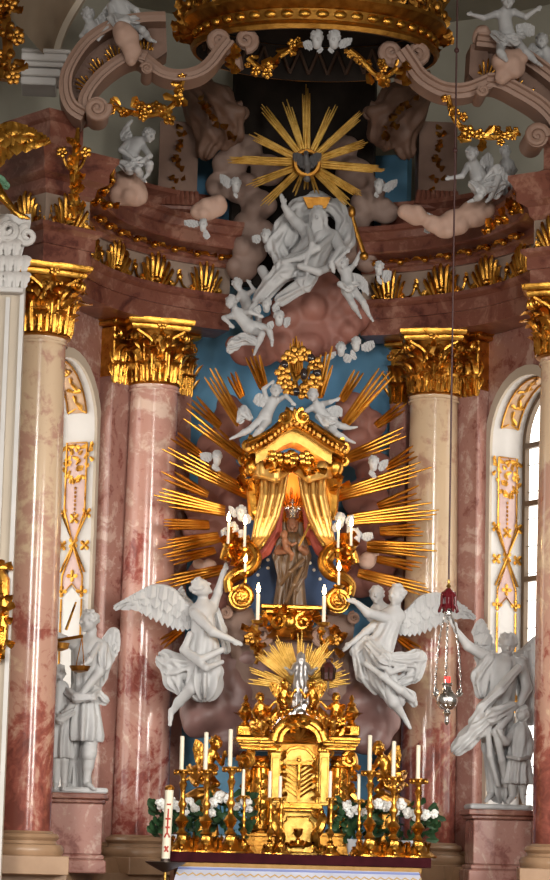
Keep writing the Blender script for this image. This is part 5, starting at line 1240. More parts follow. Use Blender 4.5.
# ------------------------------------------------------------------ throne of the crowned statue
CANDLE = plain('candle_wax', (.72, .66, .52), .5); FLAME = glow('flame', (1.0, .72, .34), 30.0)
SILK = matte('gold_silk', [(.3, (.50, .27, .06)), (.7, (.68, .42, .13))], 3, .38, .1, spec=.5, stretch=(3, 3, .6))
for mm in (SILK,): mm.node_tree.nodes['Principled BSDF'].inputs['Metallic'].default_value = .75
LININGR = matte('red_lining', [(.3, (.26, .045, .03)), (.7, (.36, .08, .05))], 3, .6, .05)
ALCOVE = matte('orange_alcove', [(.3, (.66, .20, .03)), (.7, (.78, .30, .06))], 2, .5, .05)
WOOD = matte('dark_statue_wood', [(.3, (.07, .038, .018)), (.7, (.13, .075, .036))], 5, .4, .2, spec=.5)
SKIN = matte('statue_flesh_paint', [(.3, (.20, .085, .045)), (.7, (.27, .125, .065))], 5, .4, .05)
g = Fig(33.0); m = g.m
th = thing('throne_canopy', 'gilded throne canopy with roof and parted curtains around the crowned statue', 'canopy', g(291, 600, .3))
# alcove: deep blue back panel below, orange niche above
mb = MB(); mb.prism(g.L([(246, 612, .42), (336, 612, .42), (336, 520, .42), (246, 520, .42)]), (0, .06, 0)); mb.build('blue_back', DEEPBLUE, th, smooth=False)
mb = MB(); mb.prism(g.L([(258, 545, .38), (326, 545, .38), (322, 480, .38), (312, 462, .38), (272, 462, .38), (262, 480, .38)]), (0, .05, 0)); mb.build('orange_back', ALCOVE, th, smooth=False)
mb = MB()
for i in range(28):
    a = 2*pi*i/28; l = 25 if i % 2 else 20
    c = Vector((291.5, 515)); d = Vector((cos(a), sin(a))); q = Vector((-d.y, d.x))
    mb.loft([[g(*(c+d*r_+q*s_*w_), .34-.02*(s_ == 0)) for s_ in (-1, 0, 1)] for r_, w_ in ((6, .7), (l, 1.5), (l+3, .2))], closed=False)
mb.tube([g(291.5+8*cos(2*pi*k/20), 515+8*sin(2*pi*k/20), .33) for k in range(21)], .018, 5); mb.build('radiant_halo', GOLD, th, smooth=False)
stars = [(268, 560), (259, 567), (268, 568), (258, 575), (310, 563), (314, 570), (321, 571), (320, 579), (262, 553), (317, 556)][:8]
for x, y in stars:
    mb = MB(); mb.ell(g(x, y, .40), 1.7*m, .012, 1.7*m); mb.build('star', plain('star_white', (.8, .78, .7), .5), th)
# roof: double-curved gable with heavy cornice
apex = (294, 424); lf = [(247, 446), (258, 441), (270, 434), (281, 425), (294, 420)]; rt = [(294, 420), (306, 425), (318, 433), (330, 441), (342, 448)]
path = spline(g.L([(x, y, -.45) for x, y in lf+rt[1:]]), 6)
mb = MB()
for off, hh, dy in ((0, .07, 0), (.07, .045, .05), (.115, .06, .09)):
    sweep(mb, [p-Z*off+Vector((0, dy, 0)) for p in path], [(-.3, -hh*.5), (-.33, 0), (-.3, hh*.5), (.3, hh*.5), (.3, -hh*.5)], side=Vector((0, 1, 0)))
mb.build('roof_cornice', GOLD, th)
mb = MB()
for i in range(27):
    p = path[int(i*(len(path)-1)/26)]; mb.ell(p-Z*.09+FR*.3, .032, .03, .038, None, 6, 4)
mb.build('bead_row', GOLDD, th)
mb = MB(); pp = [p-Z*.13+FR*.02 for p in path]; qq = [p-Z*.29+FR*.02 for p in path]
a_, b_ = 5, len(path)-5; mb.loft([[x, y, y+Vector((0, .5, 0)), x+Vector((0, .5, 0))] for x, y in zip(pp[a_:b_], qq[a_:b_])]); mb.build('gable_panel', GOLDP, th)
for s, p in ((-1, path[0]+FR*.25-Z*.02), (1, path[-1]+FR*.25-Z*.02), (-1, g(285, 417, -.75)), (1, g(303, 417, -.75))):
    mb = MB(); mb.curlt(p, Vector((s, 0, 0)), Z, .1, 1.4, .04, pi/2, 7); mb.build('corner_scroll', GOLD, th)
mb = MB(); palmette(mb, g(294, 424, -.72), FR, Z, .34, .2, 5); mb.build('crest', GOLD, th)
rg = random.Random(33)
mb = MB()
for i in range(46):
    x = 291+rg.uniform(-26, 26); y = 460+abs(x-291)*.28+rg.uniform(-5, 6)
    mb.leaf(g(x, y, -.62), Vector((rg.uniform(-1, 1), -.3, rg.uniform(-.8, .8))), FR, rg.uniform(.12, .2), .1, .9, lob=1)
for x in (276, 291, 306): blossom(mb, g(x, 458, -.68), FR, .1, rg)
mb.build('cartouche', GOLD, th)
for s in (-1, 1):                                            # corner herms under the eaves, leafy capitals
    mb = MB(); X = lambda d: 293+s*d
    c = g(X(42), 470, -.35)
    for i in range(16): mb.leaf(c+Vector((rg.uniform(-.1, .1), 0, .18-.03*i)), Vector((s*rg.uniform(.1, 1), -.5, rg.uniform(-.4, 1))), FR, .18, .11, 1.0, lob=1)
    mb.ell(c+Vector((0, -.05, .03)), .11, .1, .13); mb.curlt(c+Vector((s*.1, -.06, .12)), Vector((s, 0, 0)), Z, .09, 1.5, .032, pi/2, 7)
    mb.tube(spline(g.L([(X(40), 478, -.3), (X(38), 500, -.25), (X(36), 520, -.25)]), 4), [.13, .12]+[.1]*6+[.07], 8)
    mb.build('corner_herm', GOLD, th)
# valance swags and the two curtains
S = Sculpt(81)
for s in (-1, 1):
    X = lambda d: 292+s*d
    for k in range(3): S.chain(g.L([(X(4), 464+3*k, -.5), (X(16), 470+4*k, -.58), (X(30), 466+4*k, -.5), (X(38), 470+3*k, -.4)]), [.05, .06, .06, .04], .03)
S.build('valance', SILK, th, .016)
for s in (-1, 1):
    X = lambda d: 293+s*d
    S = Sculpt(82+s)
    topx = [5, 9.5, 14, 18.5, 23, 27.5, 31]
    for k, tx in enumerate(topx):
        q = k/6
        w_ = (-.07 if k % 2 else .05); S.chain(g.L([(X(tx), 468-2*q, -.36+w_*.6), (X(10+21*q), 494+2*q, -.42+w_), (X(16+20*q), 516+4*q, -.44+w_), (X(25+14*q), 535+2*q, -.42+w_), (X(36+6*q), 549-3*q, -.36+w_*.6)]), [2.0*m, 2.6*m, 2.7*m, 2.5*m, 1.8*m], .006)
        if k < 6: S.chain(g.L([(X(tx+2), 468, -.3), (X(12+21*q), 495, -.34), (X(18+20*q), 518, -.36), (X(27+13*q), 537, -.34), (X(37+5*q), 548, -.3)]), [1.8*m, 2.2*m, 2.4*m, 2.2*m, 1.5*m], .006)
    S.build('curtain', SILK, th, .014)
    S = Sculpt(85+s)
    S.chain(g.L([(X(7), 482, -.3), (X(12), 506, -.32), (X(20), 528, -.34), (X(31), 545, -.34), (X(40), 556, -.3)]), [1.4*m, 1.5*m, 2*m, 2.4*m, 2*m], .02); S.build('curtain_hem', GOLDP, th, .013)
    S = Sculpt(88+s)
    S.chain(g.L([(X(11), 508, -.14), (X(17), 532, -.14), (X(28), 550, -.14), (X(37), 561, -.12)]), [2*m, 4.5*m, 5*m, 2.5*m], .04, (4, .2, 2, 0)); S.build('curtain_lining', LININGR, th, .016)
l = D.lights.new('niche_lamp', 'POINT'); l.energy = 9; l.color = (1, .55, .2); l.shadow_soft_size = .06
o = D.objects.new('niche_lamp', l); COL.objects.link(o); o.location = g(292, 482, .12)
# the crowned statue
md = thing('crowned_statue', 'dark carved crowned mother with child standing in the curtained niche', 'statue', g(291, 606, .05))
gm = Fig(32.95); S = Sculpt(91)
head(S, gm(292.5, 524, -.05), 6.2*m, (-.1, -1, -.15), hair='long', seed=12, mature=True); S.cap(gm(292.5, 530), gm(292, 536), 3*m, 4*m, .02)
S.chain(gm.L([(302, 541, 0), (305, 552, -.1), (300, 549, -.22)]), [4*m, 3.6*m, 2.2*m], .02); hand(S, gm(300, 549, -.22), gm(299, 544, -.25), 2*m, .004)
S.chain(gm.L([(282, 541, 0), (278, 552, -.1), (286, 552, -.2)]), [4*m, 3.6*m, 2.2*m], .02); hand(S, gm(286, 552, -.2), gm(290, 550, -.22), 2*m, .004)
S.build('body', SKIN, md, .011)
S = Sculpt(92)
S.cap(gm(292, 542), gm(291, 566), 10.5*m, 11*m, .03, (8, .09, 1.5, 0)); S.cap(gm(291, 566), gm(290, 604), 11.5*m, 14*m, .03, (10, .13, .8, 1))
S.chain(gm.L([(302, 540, -.05), (306, 556, -.05), (302, 575, -.1), (296, 590, -.12)]), [4*m, 4.4*m, 4*m, 3*m], .03, (5, .2, 2, 0)); S.chain(gm.L([(281, 540, -.05), (277, 556, -.05), (282, 580, -.08), (281, 602, -.05)]), [4*m, 4.4*m, 4*m, 4*m], .03, (5, .2, 2, 1))
S.chain(gm.L([(303, 560, -.2), (290, 572, -.3), (281, 584, -.2)]), [2*m, 2.4*m, 2*m], .02); S.chain(gm.L([(302, 568, -.2), (294, 585, -.3), (286, 602, -.22)]), [2*m, 2.4*m, 2*m], .02)
S.chain(gm.L([(284, 524, .03), (284, 534, .03)]), [2.5*m, 3.5*m], .02); S.chain(gm.L([(300, 524, .03), (300, 534, .03)]), [2.5*m, 3.5*m], .02)
S.build('robe', WOOD, md, .011)
S = Sculpt(93); head(S, gm(284, 535, -.26), 4.4*m, (.2, -1, -.1), seed=13); S.cap(gm(285, 541, -.24), gm(287, 549, -.22), 3.4*m, 3.6*m, .02); S.chain(gm.L([(287, 549, -.24), (292, 554, -.3), (291, 560, -.26)]), [2.6*m, 2.1*m, 1.4*m], .015)
S.chain(gm.L([(287, 542, -.26), (292, 545, -.32), (296, 543, -.33)]), [1.9*m, 1.5*m, 1.1*m], .012); S.build('child', SKIN, md, .0095)
mb = MB(); c = gm(292.5, 518, -.05); mb.lathe([(.075, 0), (.085, .02), (.075, .03), (.085, .06), (.10, .10), (.085, .13), (.04, .15), (.01, .16)], c, 16)
for i in range(8): mb.ell(c+Vector((.09*cos(i*pi/4), .09*sin(i*pi/4), .12)), .018, .018, .03, None, 6, 4)
mb.tube([c+Z*.15, c+Z*.24], .012, 5); mb.tube([c+Z*.2-Vector((.035, 0, 0)), c+Z*.2+Vector((.035, 0, 0))], .01, 5); mb.build('crown', SILVER, md)
mb = MB(); mb.tube(gm.L([(299, 546, -.3), (304, 536, -.3), (309, 526, -.3)]), .016, 6); mb.ell(gm(309.5, 525, -.3), .03, .03, .035)
o = mb.build('sceptre', GOLDP, None, loc=gm(304, 536, -.3)); tag(o, 'slim pale sceptre in the hand of the dark crowned statue', 'sceptre')
# gilded plinth under the crowned statue
t = thing('gilded_plinth', 'gilded carved plinth under the feet of the crowned statue', 'plinth', g(290, 628, -.1))
mb = MB(); a, b = g(259, 612), g(322, 612); mb.box((a+b)/2+Vector((0, .0, .03)), b.x-a.x, .75, .06, None, .015); mb.box((a+b)/2+Vector((0, .0, -.03)), b.x-a.x-.12, .66, .06, None, .015); mb.build('top', GOLD, t, smooth=False)
mb = MB(); mb.lathe([(.32, -.34), (.36, -.32), (.3, -.24), (.24, -.1), (.3, -.02), (.33, 0)], g(290, 614, -.1), 20); mb.build('drum', GOLDD, t)
mb = MB(); c = g(290, 622, -.47)
for i in range(34):
    x = rg.uniform(-.36, .36); mb.leaf(c+Vector((x, .0, rg.uniform(-.12, .14)*(1.2-abs(x)*1.8))), Vector((x*2.5+rg.uniform(-.5, .5), -.3, rg.uniform(-.8, .8))), FR, .15, .09, .9, lob=1)
for s in (-1, 1): mb.curlt(c+Vector((s*.16, -.04, .0)), Vector((s, 0, 0)), Z, .11, 1.4, .035, pi/2, 7); mb.curlt(c+Vector((s*.36, .05, .06)), Vector((s, 0, 0)), Z, .07, 1.3, .025, pi/2, 6)
mb.ell(c+FR*.05, .08, .05, .09); mb.build('cartouche', GOLD, t)
# emblem above the roof: wreath of gilded roses with dark stones
ge = Fig(32.7); t = thing('rose_wreath', 'gilded wreath emblem with dark stones above the throne roof', 'emblem', ge(302, 376)); mb = MB(); m2 = MB()
for i in range(14):
    a = 2*pi*i/14; c = ge(300+17*cos(a), 373+19*sin(a))
    if i % 4: blossom(mb, c, FR, .11, rg)
mb.tube([ge(300+17*cos(2*pi*k/20), 373+19*sin(2*pi*k/20), .04) for k in range(21)], .035, 6)
mb.build('roses', GOLDD, t)
STONE = plain('dark_stone', (.03, .02, .018), .15)
for i in range(0, 14, 4):
    m2 = MB(); a = 2*pi*i/14; m2.ell(ge(300+17*cos(a), 373+19*sin(a)), .06, .05, .06, None, 8, 6); m2.build('dark_stone', STONE, t)
m2 = MB(); m2.ell(ge(304, 374, -.02), .05, .05, .08); m2.build('dark_stone', STONE, t)
mb = MB(); mb.tube(spline(ge.L([(288, 360), (294, 378), (300, 394), (306, 378), (312, 360)]), 5), .03, 6); mb.tube(spline(ge.L([(290, 392), (300, 376), (310, 392)]), 5), .03, 6); mb.build('monogram', GOLD, t)

# gilded S-scroll consoles beside the throne
for s, lab in ((-1, 'left'), (1, 'right')):
    X = (lambda x: x) if s < 0 else (lambda x: 579-x)
    dy_ = 0 if s < 0 else 4
    gs = Fig(32.55); t = thing('gilded_scroll', 'tall gilded S-scroll beside the throne, behind the %s lit candles' % lab, 'scroll', gs(X(241), 612))
    mb = MB(); sg = 1.0
    body = spline(gs.L([(X(230), 592+dy_), (X(229), 581+dy_), (X(237), 574+dy_, -.04), (X(249), 568+dy_, -.05), (X(254), 558+dy_), (X(249), 548+dy_, .02), (X(240), 543+dy_, .05), (X(229), 548+dy_, .08), (X(224), 560+dy_, .08)]), 6)
    mb.tube(body, [5*m+3.0*m*sin(pi*i/(len(body)-1)) for i in range(len(body))], 9); mb.tube([p+FR*.1 for p in body], [2.6*m]*len(body), 7)
    mb.build('scroll_body', GOLD, t)
    mb = MB(); c = gs(X(241), 597+dy_, -.05); mb.curlt(c, Vector((s, 0, 0)), Z, 11*m, 2.0, 3.6*m, pi*.5, 9, grow=.15); mb.tube([c+FR*.02, c-FR*.4], [12*m, 12*m], 18); mb.build('volute', GOLD, t)
    mb = MB(); blossom(mb, c+FR*.1, FR, 5*m, rg, 6); mb.build('rosette', GOLD, t)
    mb = MB()
    for i in range(30):
        y = 538+i*.75+dy_; mb.leaf(gs(X(233+5*sin(i*.5)), y, -.12), Vector((rg.uniform(-1, .7)*-s*-1, -.4, rg.uniform(-.6, 1))), FR, rg.uniform(.14, .22), .11, 1.0, lob=1)
    mb.build('acanthus_spray', GOLD, t)
    # curved candle arms
    ends = [(228, 546+dy_), (244.5, 549+dy_), (245, 574+dy_)] if s < 0 else [(241, 550), (228, 548), (240.4, 587)]
    for x, y in ends:
        mb = MB(); xx = X(x); mb.tube(spline(gs.L([(X(236), y+16, -.1), (X(236)+(xx-X(236))*.5, y+12, -.3), (xx, y+8, -.38), (xx, y, -.38)]), 5), .02, 6)
        mb.lathe([(.02, -.03), (.06, -.01), (.075, .02), (.06, .02), (.03, .0)], gs(xx, y, -.38), 12); mb.build('candle_arm', GOLD, t)
def candle(label, Y, x, y0, y1, group, r=.03, lit=False, mat=None):
    """wax candle from foot pixel y0 up to y1, with wick and flame when lit"""
    gc = Fig(Y); a, b = gc(x, y0), gc(x, y1); b = Vector((a.x, a.y, b.z)); t = thing('candle', label, 'candle', a, group)
    mb = MB(); mb.lathe([(r, 0), (r, (b-a).length-.006), (r*.6, (b-a).length)], a, 12); mb.build('wax', mat or CANDLE, t)
    mb = MB(); mb.tube([b, b+Z*.025], .005, 5); mb.build('wick', plain('wick', (.03, .025, .02), .8), t)
    if lit:
        mb = MB(); mb.lathe([(.004, 0), (.02, .02), (.026, .045), (.018, .085), (.003, .13)], b+Z*.012, 10); mb.build('flame', FLAME, t)
        l = D.lights.new('candle_light', 'POINT'); l.energy = 3.2; l.color = (1, .62, .28); l.shadow_soft_size = .05
        o = D.objects.new('candle_light', l); COL.objects.link(o); o.location = b+Z*.08+FR*.05
    return t
LC = 'lit candles around the crowned statue'
candle('lit candle highest of the left three, nearest the column', 32.17, 228, 546, 523, LC, .017, True); candle('lit candle of the left three, nearest the curtain', 32.17, 244.5, 549, 526, LC, .017, True); candle('lit candle lowest of the three on the left gold scroll', 32.17, 245, 574, 563.5, LC, .017, True)
candle('lit candle of the right three, nearest the curtain', 32.17, 338, 550, 531, LC, .017, True); candle('lit candle of the right three, nearest the column', 32.17, 351, 548, 528, LC, .017, True); candle('lit candle lowest of the three on the right gold scroll', 32.17, 338.6, 587, 572, LC, .017, True)
candle('lit candle on a gilt branch in front of the left foot of the niche', 32.1, 257.5, 622, 594, LC, .024, True); candle('lit candle on a gilt branch in front of the right foot of the niche', 32.1, 323.6, 624, 596, LC, .024, True)
for x, y, sd_ in ((257.5, 622, 'left'), (323.6, 624, 'right')):
    gc = Fig(32.1); t = thing('candle_branch', 'gilt candle branch standing before the %s brown scroll' % sd_, 'candle holder', gc(x, 660))
    mb = MB(); mb.tube(spline(gc.L([(x-2, 664), (x+3, 650), (x-3, 638), (x, 624)]), 6), .024, 6); mb.lathe([(.02, -.04), (.07, -.02), (.085, .02), (.03, 0)], gc(x, y), 12); mb.build('stem', GOLD, t)
    mb = MB()
    for i in range(10): mb.leaf(gc(x+rg.uniform(-3, 3), 632+i*3.2, -.03), Vector((rg.uniform(-1, 1), -.3, rg.uniform(-.5, 1))), FR, .13, .08, .9, lob=1)
    mb.build('leaves', GOLD, t)
# brown stucco scroll base below the throne
gb = Fig(32.8); mb_ = gb.m
t = thing('stucco_console', 'brown stucco console with paired scrolls below the gilded plinth', 'console', gb(292, 690))
mb = MB(); mb.prism(gb.L([(222, 612, .1), (252, 608, .1), (258, 626, .1), (322, 627, .1), (328, 612, .1), (356, 616, .1), (350, 660, .1), (345, 700, .1), (240, 700, .1), (232, 660, .1)]), (0, .6, 0)); mb.build('block', MAUVED, t, smooth=False)
for x, y, r, s in ((263, 635, 12, 1), (322, 636, 12, -1), (226, 613, 6, -1), (354, 618, 6, 1)):
    mb = MB(); mb.curlt(gb(x, y, -.05), Vector((s, 0, 0)), Z, r*mb_, 1.9, r*.32*mb_, pi*.5, 8, grow=.12); mb.tube([gb(x, y, 0), gb(x, y, .5)], [r*mb_*.98]*2, 18); mb.build('scroll', MAUVE, t)
for x, y in ((250, 638), (335, 640)):
    mb = MB()
    for i in range(12): mb.leaf(gb(x, y, -.1)+Vector((rg.uniform(-.06, .06), 0, rg.uniform(-.14, .14))), Vector((rg.uniform(-1, 1), -.4, rg.uniform(-1, 1))), FR, .16, .1, 1.0, lob=1)
    blossom(mb, gb(x, y, -.2), FR, .08, rg); mb.build('gilded_leaf', GOLDD, t)
# ------------------------------------------------------------------ tabernacle
TY = 31.7; g = Fig(TY); m = g.m; rg = random.Random(77)
tb = thing('tabernacle', 'gilded tabernacle with columns and relief doors on the altar', 'tabernacle', g(297, 855, .3))
def pbox(mb, x0, x1, y0, y1, d0, d1, bev=.008):
    a, b = g(x0, y0, d0), g(x1, y1, d0); q = abs(d1-d0)
    mb.box(((a.x+b.x)/2, a.y+q/2, (a.z+b.z)/2), abs(b.x-a.x), q, abs(a.z-b.z), None, bev); return mb
pbox(MB(), 272, 322, 740, 855, .12, .7).build('core', GOLDD, tb, smooth=False)
for x0, x1 in ((246, 275), (319, 348)):
    mb = MB()
    for y0, y1, e in ((855, 846, 1.5), (846, 836, 0), (836, 833, 1)): pbox(mb, x0-e, x1+e, y0, y1, -.1-.03*e, .5)
    mb.build('foot', GOLDD, tb, smooth=False)
for x in (259, 338):
    mb = MB(); c = g(x, 833, .08); H = (g(x, 752).z-c.z)
    mb.lathe([(.16, 0), (.165, .03), (.13, .05), (.12, .1), (.125, H*.5), (.105, H*.8), (.13, H*.81), (.11, H*.83)], c, 16)
    for k in range(9): mb.leaf(c+Vector((.02*(-1)**k, -.13, H*.74-k*.06)), Vector((.5*(-1)**k, -.2, -1)), FR, .1, .07, .8)
    for k in range(12): a = 2*pi*k/12; mb.tube([c+Vector((.125*cos(a), .125*sin(a), .1)), c+Vector((.11*cos(a), .11*sin(a), H*.8))], .014, 4)
    tcol = mb.build('column', GOLD, tb)
    mb = MB(); cc = c+Z*H*.8
    for row in range(2):
        for k in range(8): a = 2*pi*k/8+row*.4; o = Vector((cos(a), sin(a), 0)); mb.leaf(cc+o*.1+Z*.05*row, Z, o, .13, .09, 1.6, n=6)
    for q in (-1, 1): mb.curlt(cc+Vector((q*.14, -.08, .17)), Vector((q, 0, 0)), Z, .06, 1.4, .022, pi/2, 6)
    mb.box(cc+Z*.23, .36, .36, .04, None, .01); mb.build('capital', GOLD, tcol)
for x0, x1 in ((271, 280), (319.5, 328.5)):
    mb = MB(); pbox(mb, x0, x1, 752, 806, -.02, .2); pbox(mb, x0+1.5, x1-1.5, 757, 803, -.04, .1); mb.build('pilaster', GOLDP, tb, smooth=False)
    mb = MB(); pbox(mb, x0-1, x1+1, 745, 752, -.06, .2); 
    for k in range(3): mb.leaf(g(x0+2+2.5*k, 751, -.07), Z, FR, .08, .06, 1.2)
    mb.build('pilaster_capital', GOLD, tb, smooth=False)
# cornice and arch
for x0, x1 in ((238, 275), (322, 359)):
    mb = MB()
    for y0, y1, e, d in ((749, 745.5, -3, -.02), (745.5, 742.5, -1, -.08), (742.5, 740, 1, -.16), (740, 737.5, 2, -.2)): pbox(mb, x0-e, x1+e, y0, y1, d, .5)
    mb.build('cornice', GOLD, tb, smooth=False)
path = spline(g.L([(274, 741, -.12), (277, 731, -.12), (286, 723, -.12), (298, 720, -.12), (311, 723, -.12), (320, 731, -.12), (324, 741, -.12)]), 6)
mb = MB(); sweep(mb, path, [(-.1, -.07), (-.14, -.02), (-.14, .02), (-.2, .05), (-.2, .09), (.4, .09), (.4, -.07)], side=Vector((0, 1, 0))); mb.build('arch', GOLD, tb)
mb = MB(); mb.prism([p+Vector((0, .25, 0)) for p in path], (0, .1, 0)); mb.build('arch_shell', GOLDD, tb, smooth=False)
mb = MB()
for k in range(9):
    a = pi*(k+.5)/9; mb.tube([g(298, 742, .1), g(298-20*cos(a), 742-17*sin(a), .06)], [.02, .06], 6)
mb.build('shell_flutes', GOLDD, tb); mb = MB()
for k in range(12): mb.leaf(g(298+rg.uniform(-7, 7), 724+rg.uniform(-4, 4), -.34), Vector((rg.uniform(-1, 1), -.3, rg.uniform(-1, 1))), FR, .12, .08, .9, lob=1)
mb.build('arch_ornament', GOLD, tb)
# upper niche door with a crucifix in relief
dr = MB(); poly = g.L([(281, 804, .02), (281, 765, .02), (284, 755, .02), (290, 749, .02), (298, 747, .02), (307, 749, .02), (313, 755, .02), (317, 765, .02), (317, 804, .02)]); dr.prism(poly, (0, .1, 0)); dr = dr.build('upper_door', GOLDP, tb, smooth=False)
mb = MB(); mb.tube(poly, .022, 6); mb.build('door_moulding', GOLD, dr)
mb = MB()
for k in range(7):
    for s in (-1, 1): y = 764+k*4.6; mb.tube(g.L([(299, y+6, .0), (299+s*13, y-3, .0)]), .012, 5)
mb.build('door_rays', GOLD, dr)
mb = MB(); mb.box(g(299, 778, -.03), .04, .04, .54); mb.box(g(299, 763, -.07), .32, .04, .04); mb.build('cross', GOLDD, dr, smooth=False)
S = Sculpt(5); S.ball(g(299, 760.5, -.07), .03, .01); S.chain(g.L([(299, 765, -.06), (299, 772, -.06), (298.5, 780, -.06), (299, 789, -.05)]), [.026, .026, .022, .014], .012)
for s in (-1, 1): S.cap(g(299, 765, -.06), g(299+s*10, 761, -.05), .018, .012, .01)
S.build('corpus', GOLD, dr, .0085)
for s in (-1, 1):
    mb = MB()
    for k in range(10): mb.leaf(g(299+s*18, 756+k*4.4, -.03), Vector((-s*rg.uniform(-.2, 1), -.3, rg.uniform(-1, 1))), FR, .1, .07, .9, lob=1)
    mb.build('relief_border', GOLD, dr)
# middle ledge and lower door with chalice
mb = MB(); pbox(mb, 276, 322, 808, 803, -.18, .3); pbox(mb, 279, 319, 811, 808, -.12, .3); mb.build('ledge', GOLD, tb, smooth=False)
mb = MB(); pbox(mb, 277, 321, 855, 811, -.02, .3); mb.build('lower_body', GOLDP, tb, smooth=False)
ld = MB(); poly = g.L([(283.5, 852, -.05), (283.5, 824, -.05), (287, 820, -.05), (287, 817, -.05), (309, 817, -.05), (309, 820, -.05), (312.5, 824, -.05), (312.5, 852, -.05)]); ld.prism(poly, (0, .06, 0)); ld = ld.build('lower_door', GOLDP, tb, smooth=False)
mb = MB(); mb.tube(poly+[poly[0]], .013, 5); mb.build('door_moulding', GOLD, ld)
mb = MB(); mb.lathe([(.07, -.13), (.075, -.12), (.02, -.1), (.016, -.05), (.03, -.04), (.016, -.02), (.05, .02), (.062, .09), (.055, .09), (.04, .03)], g(298, 836, -.08), 14); mb.build('chalice', GOLD, ld)
mb = MB()
for k in range(13): mb.leaf(g(289+k*1.5, 847+rg.uniform(-2, 2), -.06), Vector(((k-6)*.2, -.3, 1)), FR, .08, .05, .9)
mb.build('relief_leaves', GOLD, ld)
for s in (-1, 1):
    mb = MB(); X = lambda d: 298+s*d
    mb.tube(spline(g.L([(X(17), 812, -.1), (X(24), 818, -.16), (X(22), 828, -.2), (X(17), 836, -.18), (X(20), 850, -.12)]), 6), [.05]*4+[.06]*17+[.05]*4, 8)
    mb.curlt(g(X(22), 848, -.16), Vector((s, 0, 0)), Z, .07, 1.4, .028, pi/2, 6); mb.curlt(g(X(19), 814, -.16), Vector((s, 0, 0)), Z, .06, 1.4, .026, pi/2, 6); mb.build('side_scroll', GOLD, tb)
    S = Sculpt(60+s); head(S, g(X(23), 812, -.22), 3.6*m, (s*-.3, -1, 0), seed=60); S.build('cherub_mask', GOLD, tb, .0085)
    mb = MB(); mb.tube(spline(g.L([(X(47), 757, .1), (X(54), 755, .05), (X(56), 764, .05), (X(50), 775, .1), (X(49), 788, .1), (X(55), 797, .1), (X(61), 802, .1)]), 6), [.05]*37, 7); mb.curlt(g(X(52), 760, .0), Vector((s, 0, 0)), Z, .1, 1.5, .04, pi/2, 7)
    for k in range(8): mb.leaf(g(X(50+rg.uniform(-2, 5)), 760+k*5, -.02), Vector((s*rg.uniform(-.2, 1), -.3, rg.uniform(-1, 1))), FR, .13, .08, .9, lob=1)
    mb.build('side_wing', GOLD, tb)
    mb = MB(); mb.tube(spline(g.L([(X(44), 733, -.05), (X(42), 722, -.1), (X(30), 722, -.12), (X(20), 714, -.12), (X(12), 702, -.05), (X(6), 694, 0)]), 6), [.05+.04*sin(pi*i/30) for i in range(31)], 8)
    mb.curlt(g(X(40), 729, -.1), Vector((s, 0, 0)), Z, .11, 1.5, .045, pi/2, 7); mb.build('top_scroll', GOLD, tb)
    mb = MB(); mb.prism(g.L([(X(13), 716, -.22), (X(17), 716, -.22), (X(28), 731, -.22), (X(22), 731, -.22)]), (0, .06, 0)); mb.build('silver_strip', SILVER, tb, smooth=False)
    mb = MB(); c = g(X(53), 736, .05); mb.box(c+Z*.06, .2, .2, .14, None, .02); mb.lathe([(.05, .13), (.06, .15), (.03, .18), (.08, .24), (.09, .3), (.05, .36), (.06, .38), (.02, .42), (.035, .45), (.01, .5)], c, 14)
    for k in range(8): a = 2*pi*k/8; mb.leaf(c+Vector((.05*cos(a), .05*sin(a), .22)), Vector((cos(a), sin(a), 1)), Vector((cos(a), sin(a), .2)), .12, .07, .8)
    mb.build('vase_finial', GOLD, tb)
    mb = MB()
    for k in range(34): mb.leaf(g(X(rg.uniform(14, 48)), 738-rg.uniform(2, 28)*(1-.3*rg.random()), -.1), Vector((rg.uniform(-1, 1), -.4, rg.uniform(-.4, 1))), FR, rg.uniform(.12, .2), .1, 1.0, lob=1)
    for k in range(4): blossom(mb, g(X(18+k*8), 728-rg.uniform(0, 8), -.2), FR, .07, rg)
    mb.build('top_foliage', GOLD, tb)
    # seated gilded putti on the scrolls
    t = thing('gilded_putto', 'small gilded putto sitting on the %s top scroll of the tabernacle' % ('left' if s < 0 else 'right'), 'putto', g(X(38), 722), 'gilded putti of the tabernacle')
    putto(t, TY-.1, (X(38), 698, -.05), 5.2, (-s*.5, -1, 0), (X(38), 706), (X(37), 715), [((X(41), 706), (X(45), 712, -.1), (X(42), 718, -.15)), ((X(35), 706), (X(29), 708, -.1), (X(24), 703, -.12))], [((X(39), 718), (X(34), 722, -.25), (X(36), 732, -.2), (X(34), 735, -.25)), ((X(35), 718), (X(29), 719, -.25), (X(27), 728, -.2), (X(25), 731, -.25))], 80+s, mat=GOLD)
    t = thing('gilded_putto', 'gilded putto kneeling at the %s of the silver figure over the tabernacle' % ('left' if s < 0 else 'right'), 'putto', g(X(16), 705), 'gilded putti of the tabernacle')
    putto(t, TY-.1, (X(13), 684, -.05), 5.4, (-s*.7, -1, .2), (X(14), 692), (X(16), 701), [((X(11), 693), (X(7), 697, -.12), (X(4), 692, -.14)), ((X(17), 693), (X(20), 700, -.1), (X(15), 704, -.16))], [((X(14), 704), (X(10), 710, -.15), (X(15), 716, -.1), (X(17), 718, -.14)), ((X(18), 704), (X(17), 712, -.15), (X(21), 717, -.1), (X(23), 718, -.14))], 84+s, mat=GOLD,
          wings=[dict(edge=[(X(17), 692), (X(22), 684), (X(27), 683)], ends=[(X(18), 700), (X(24), 697), (X(29), 688)], n=5)])
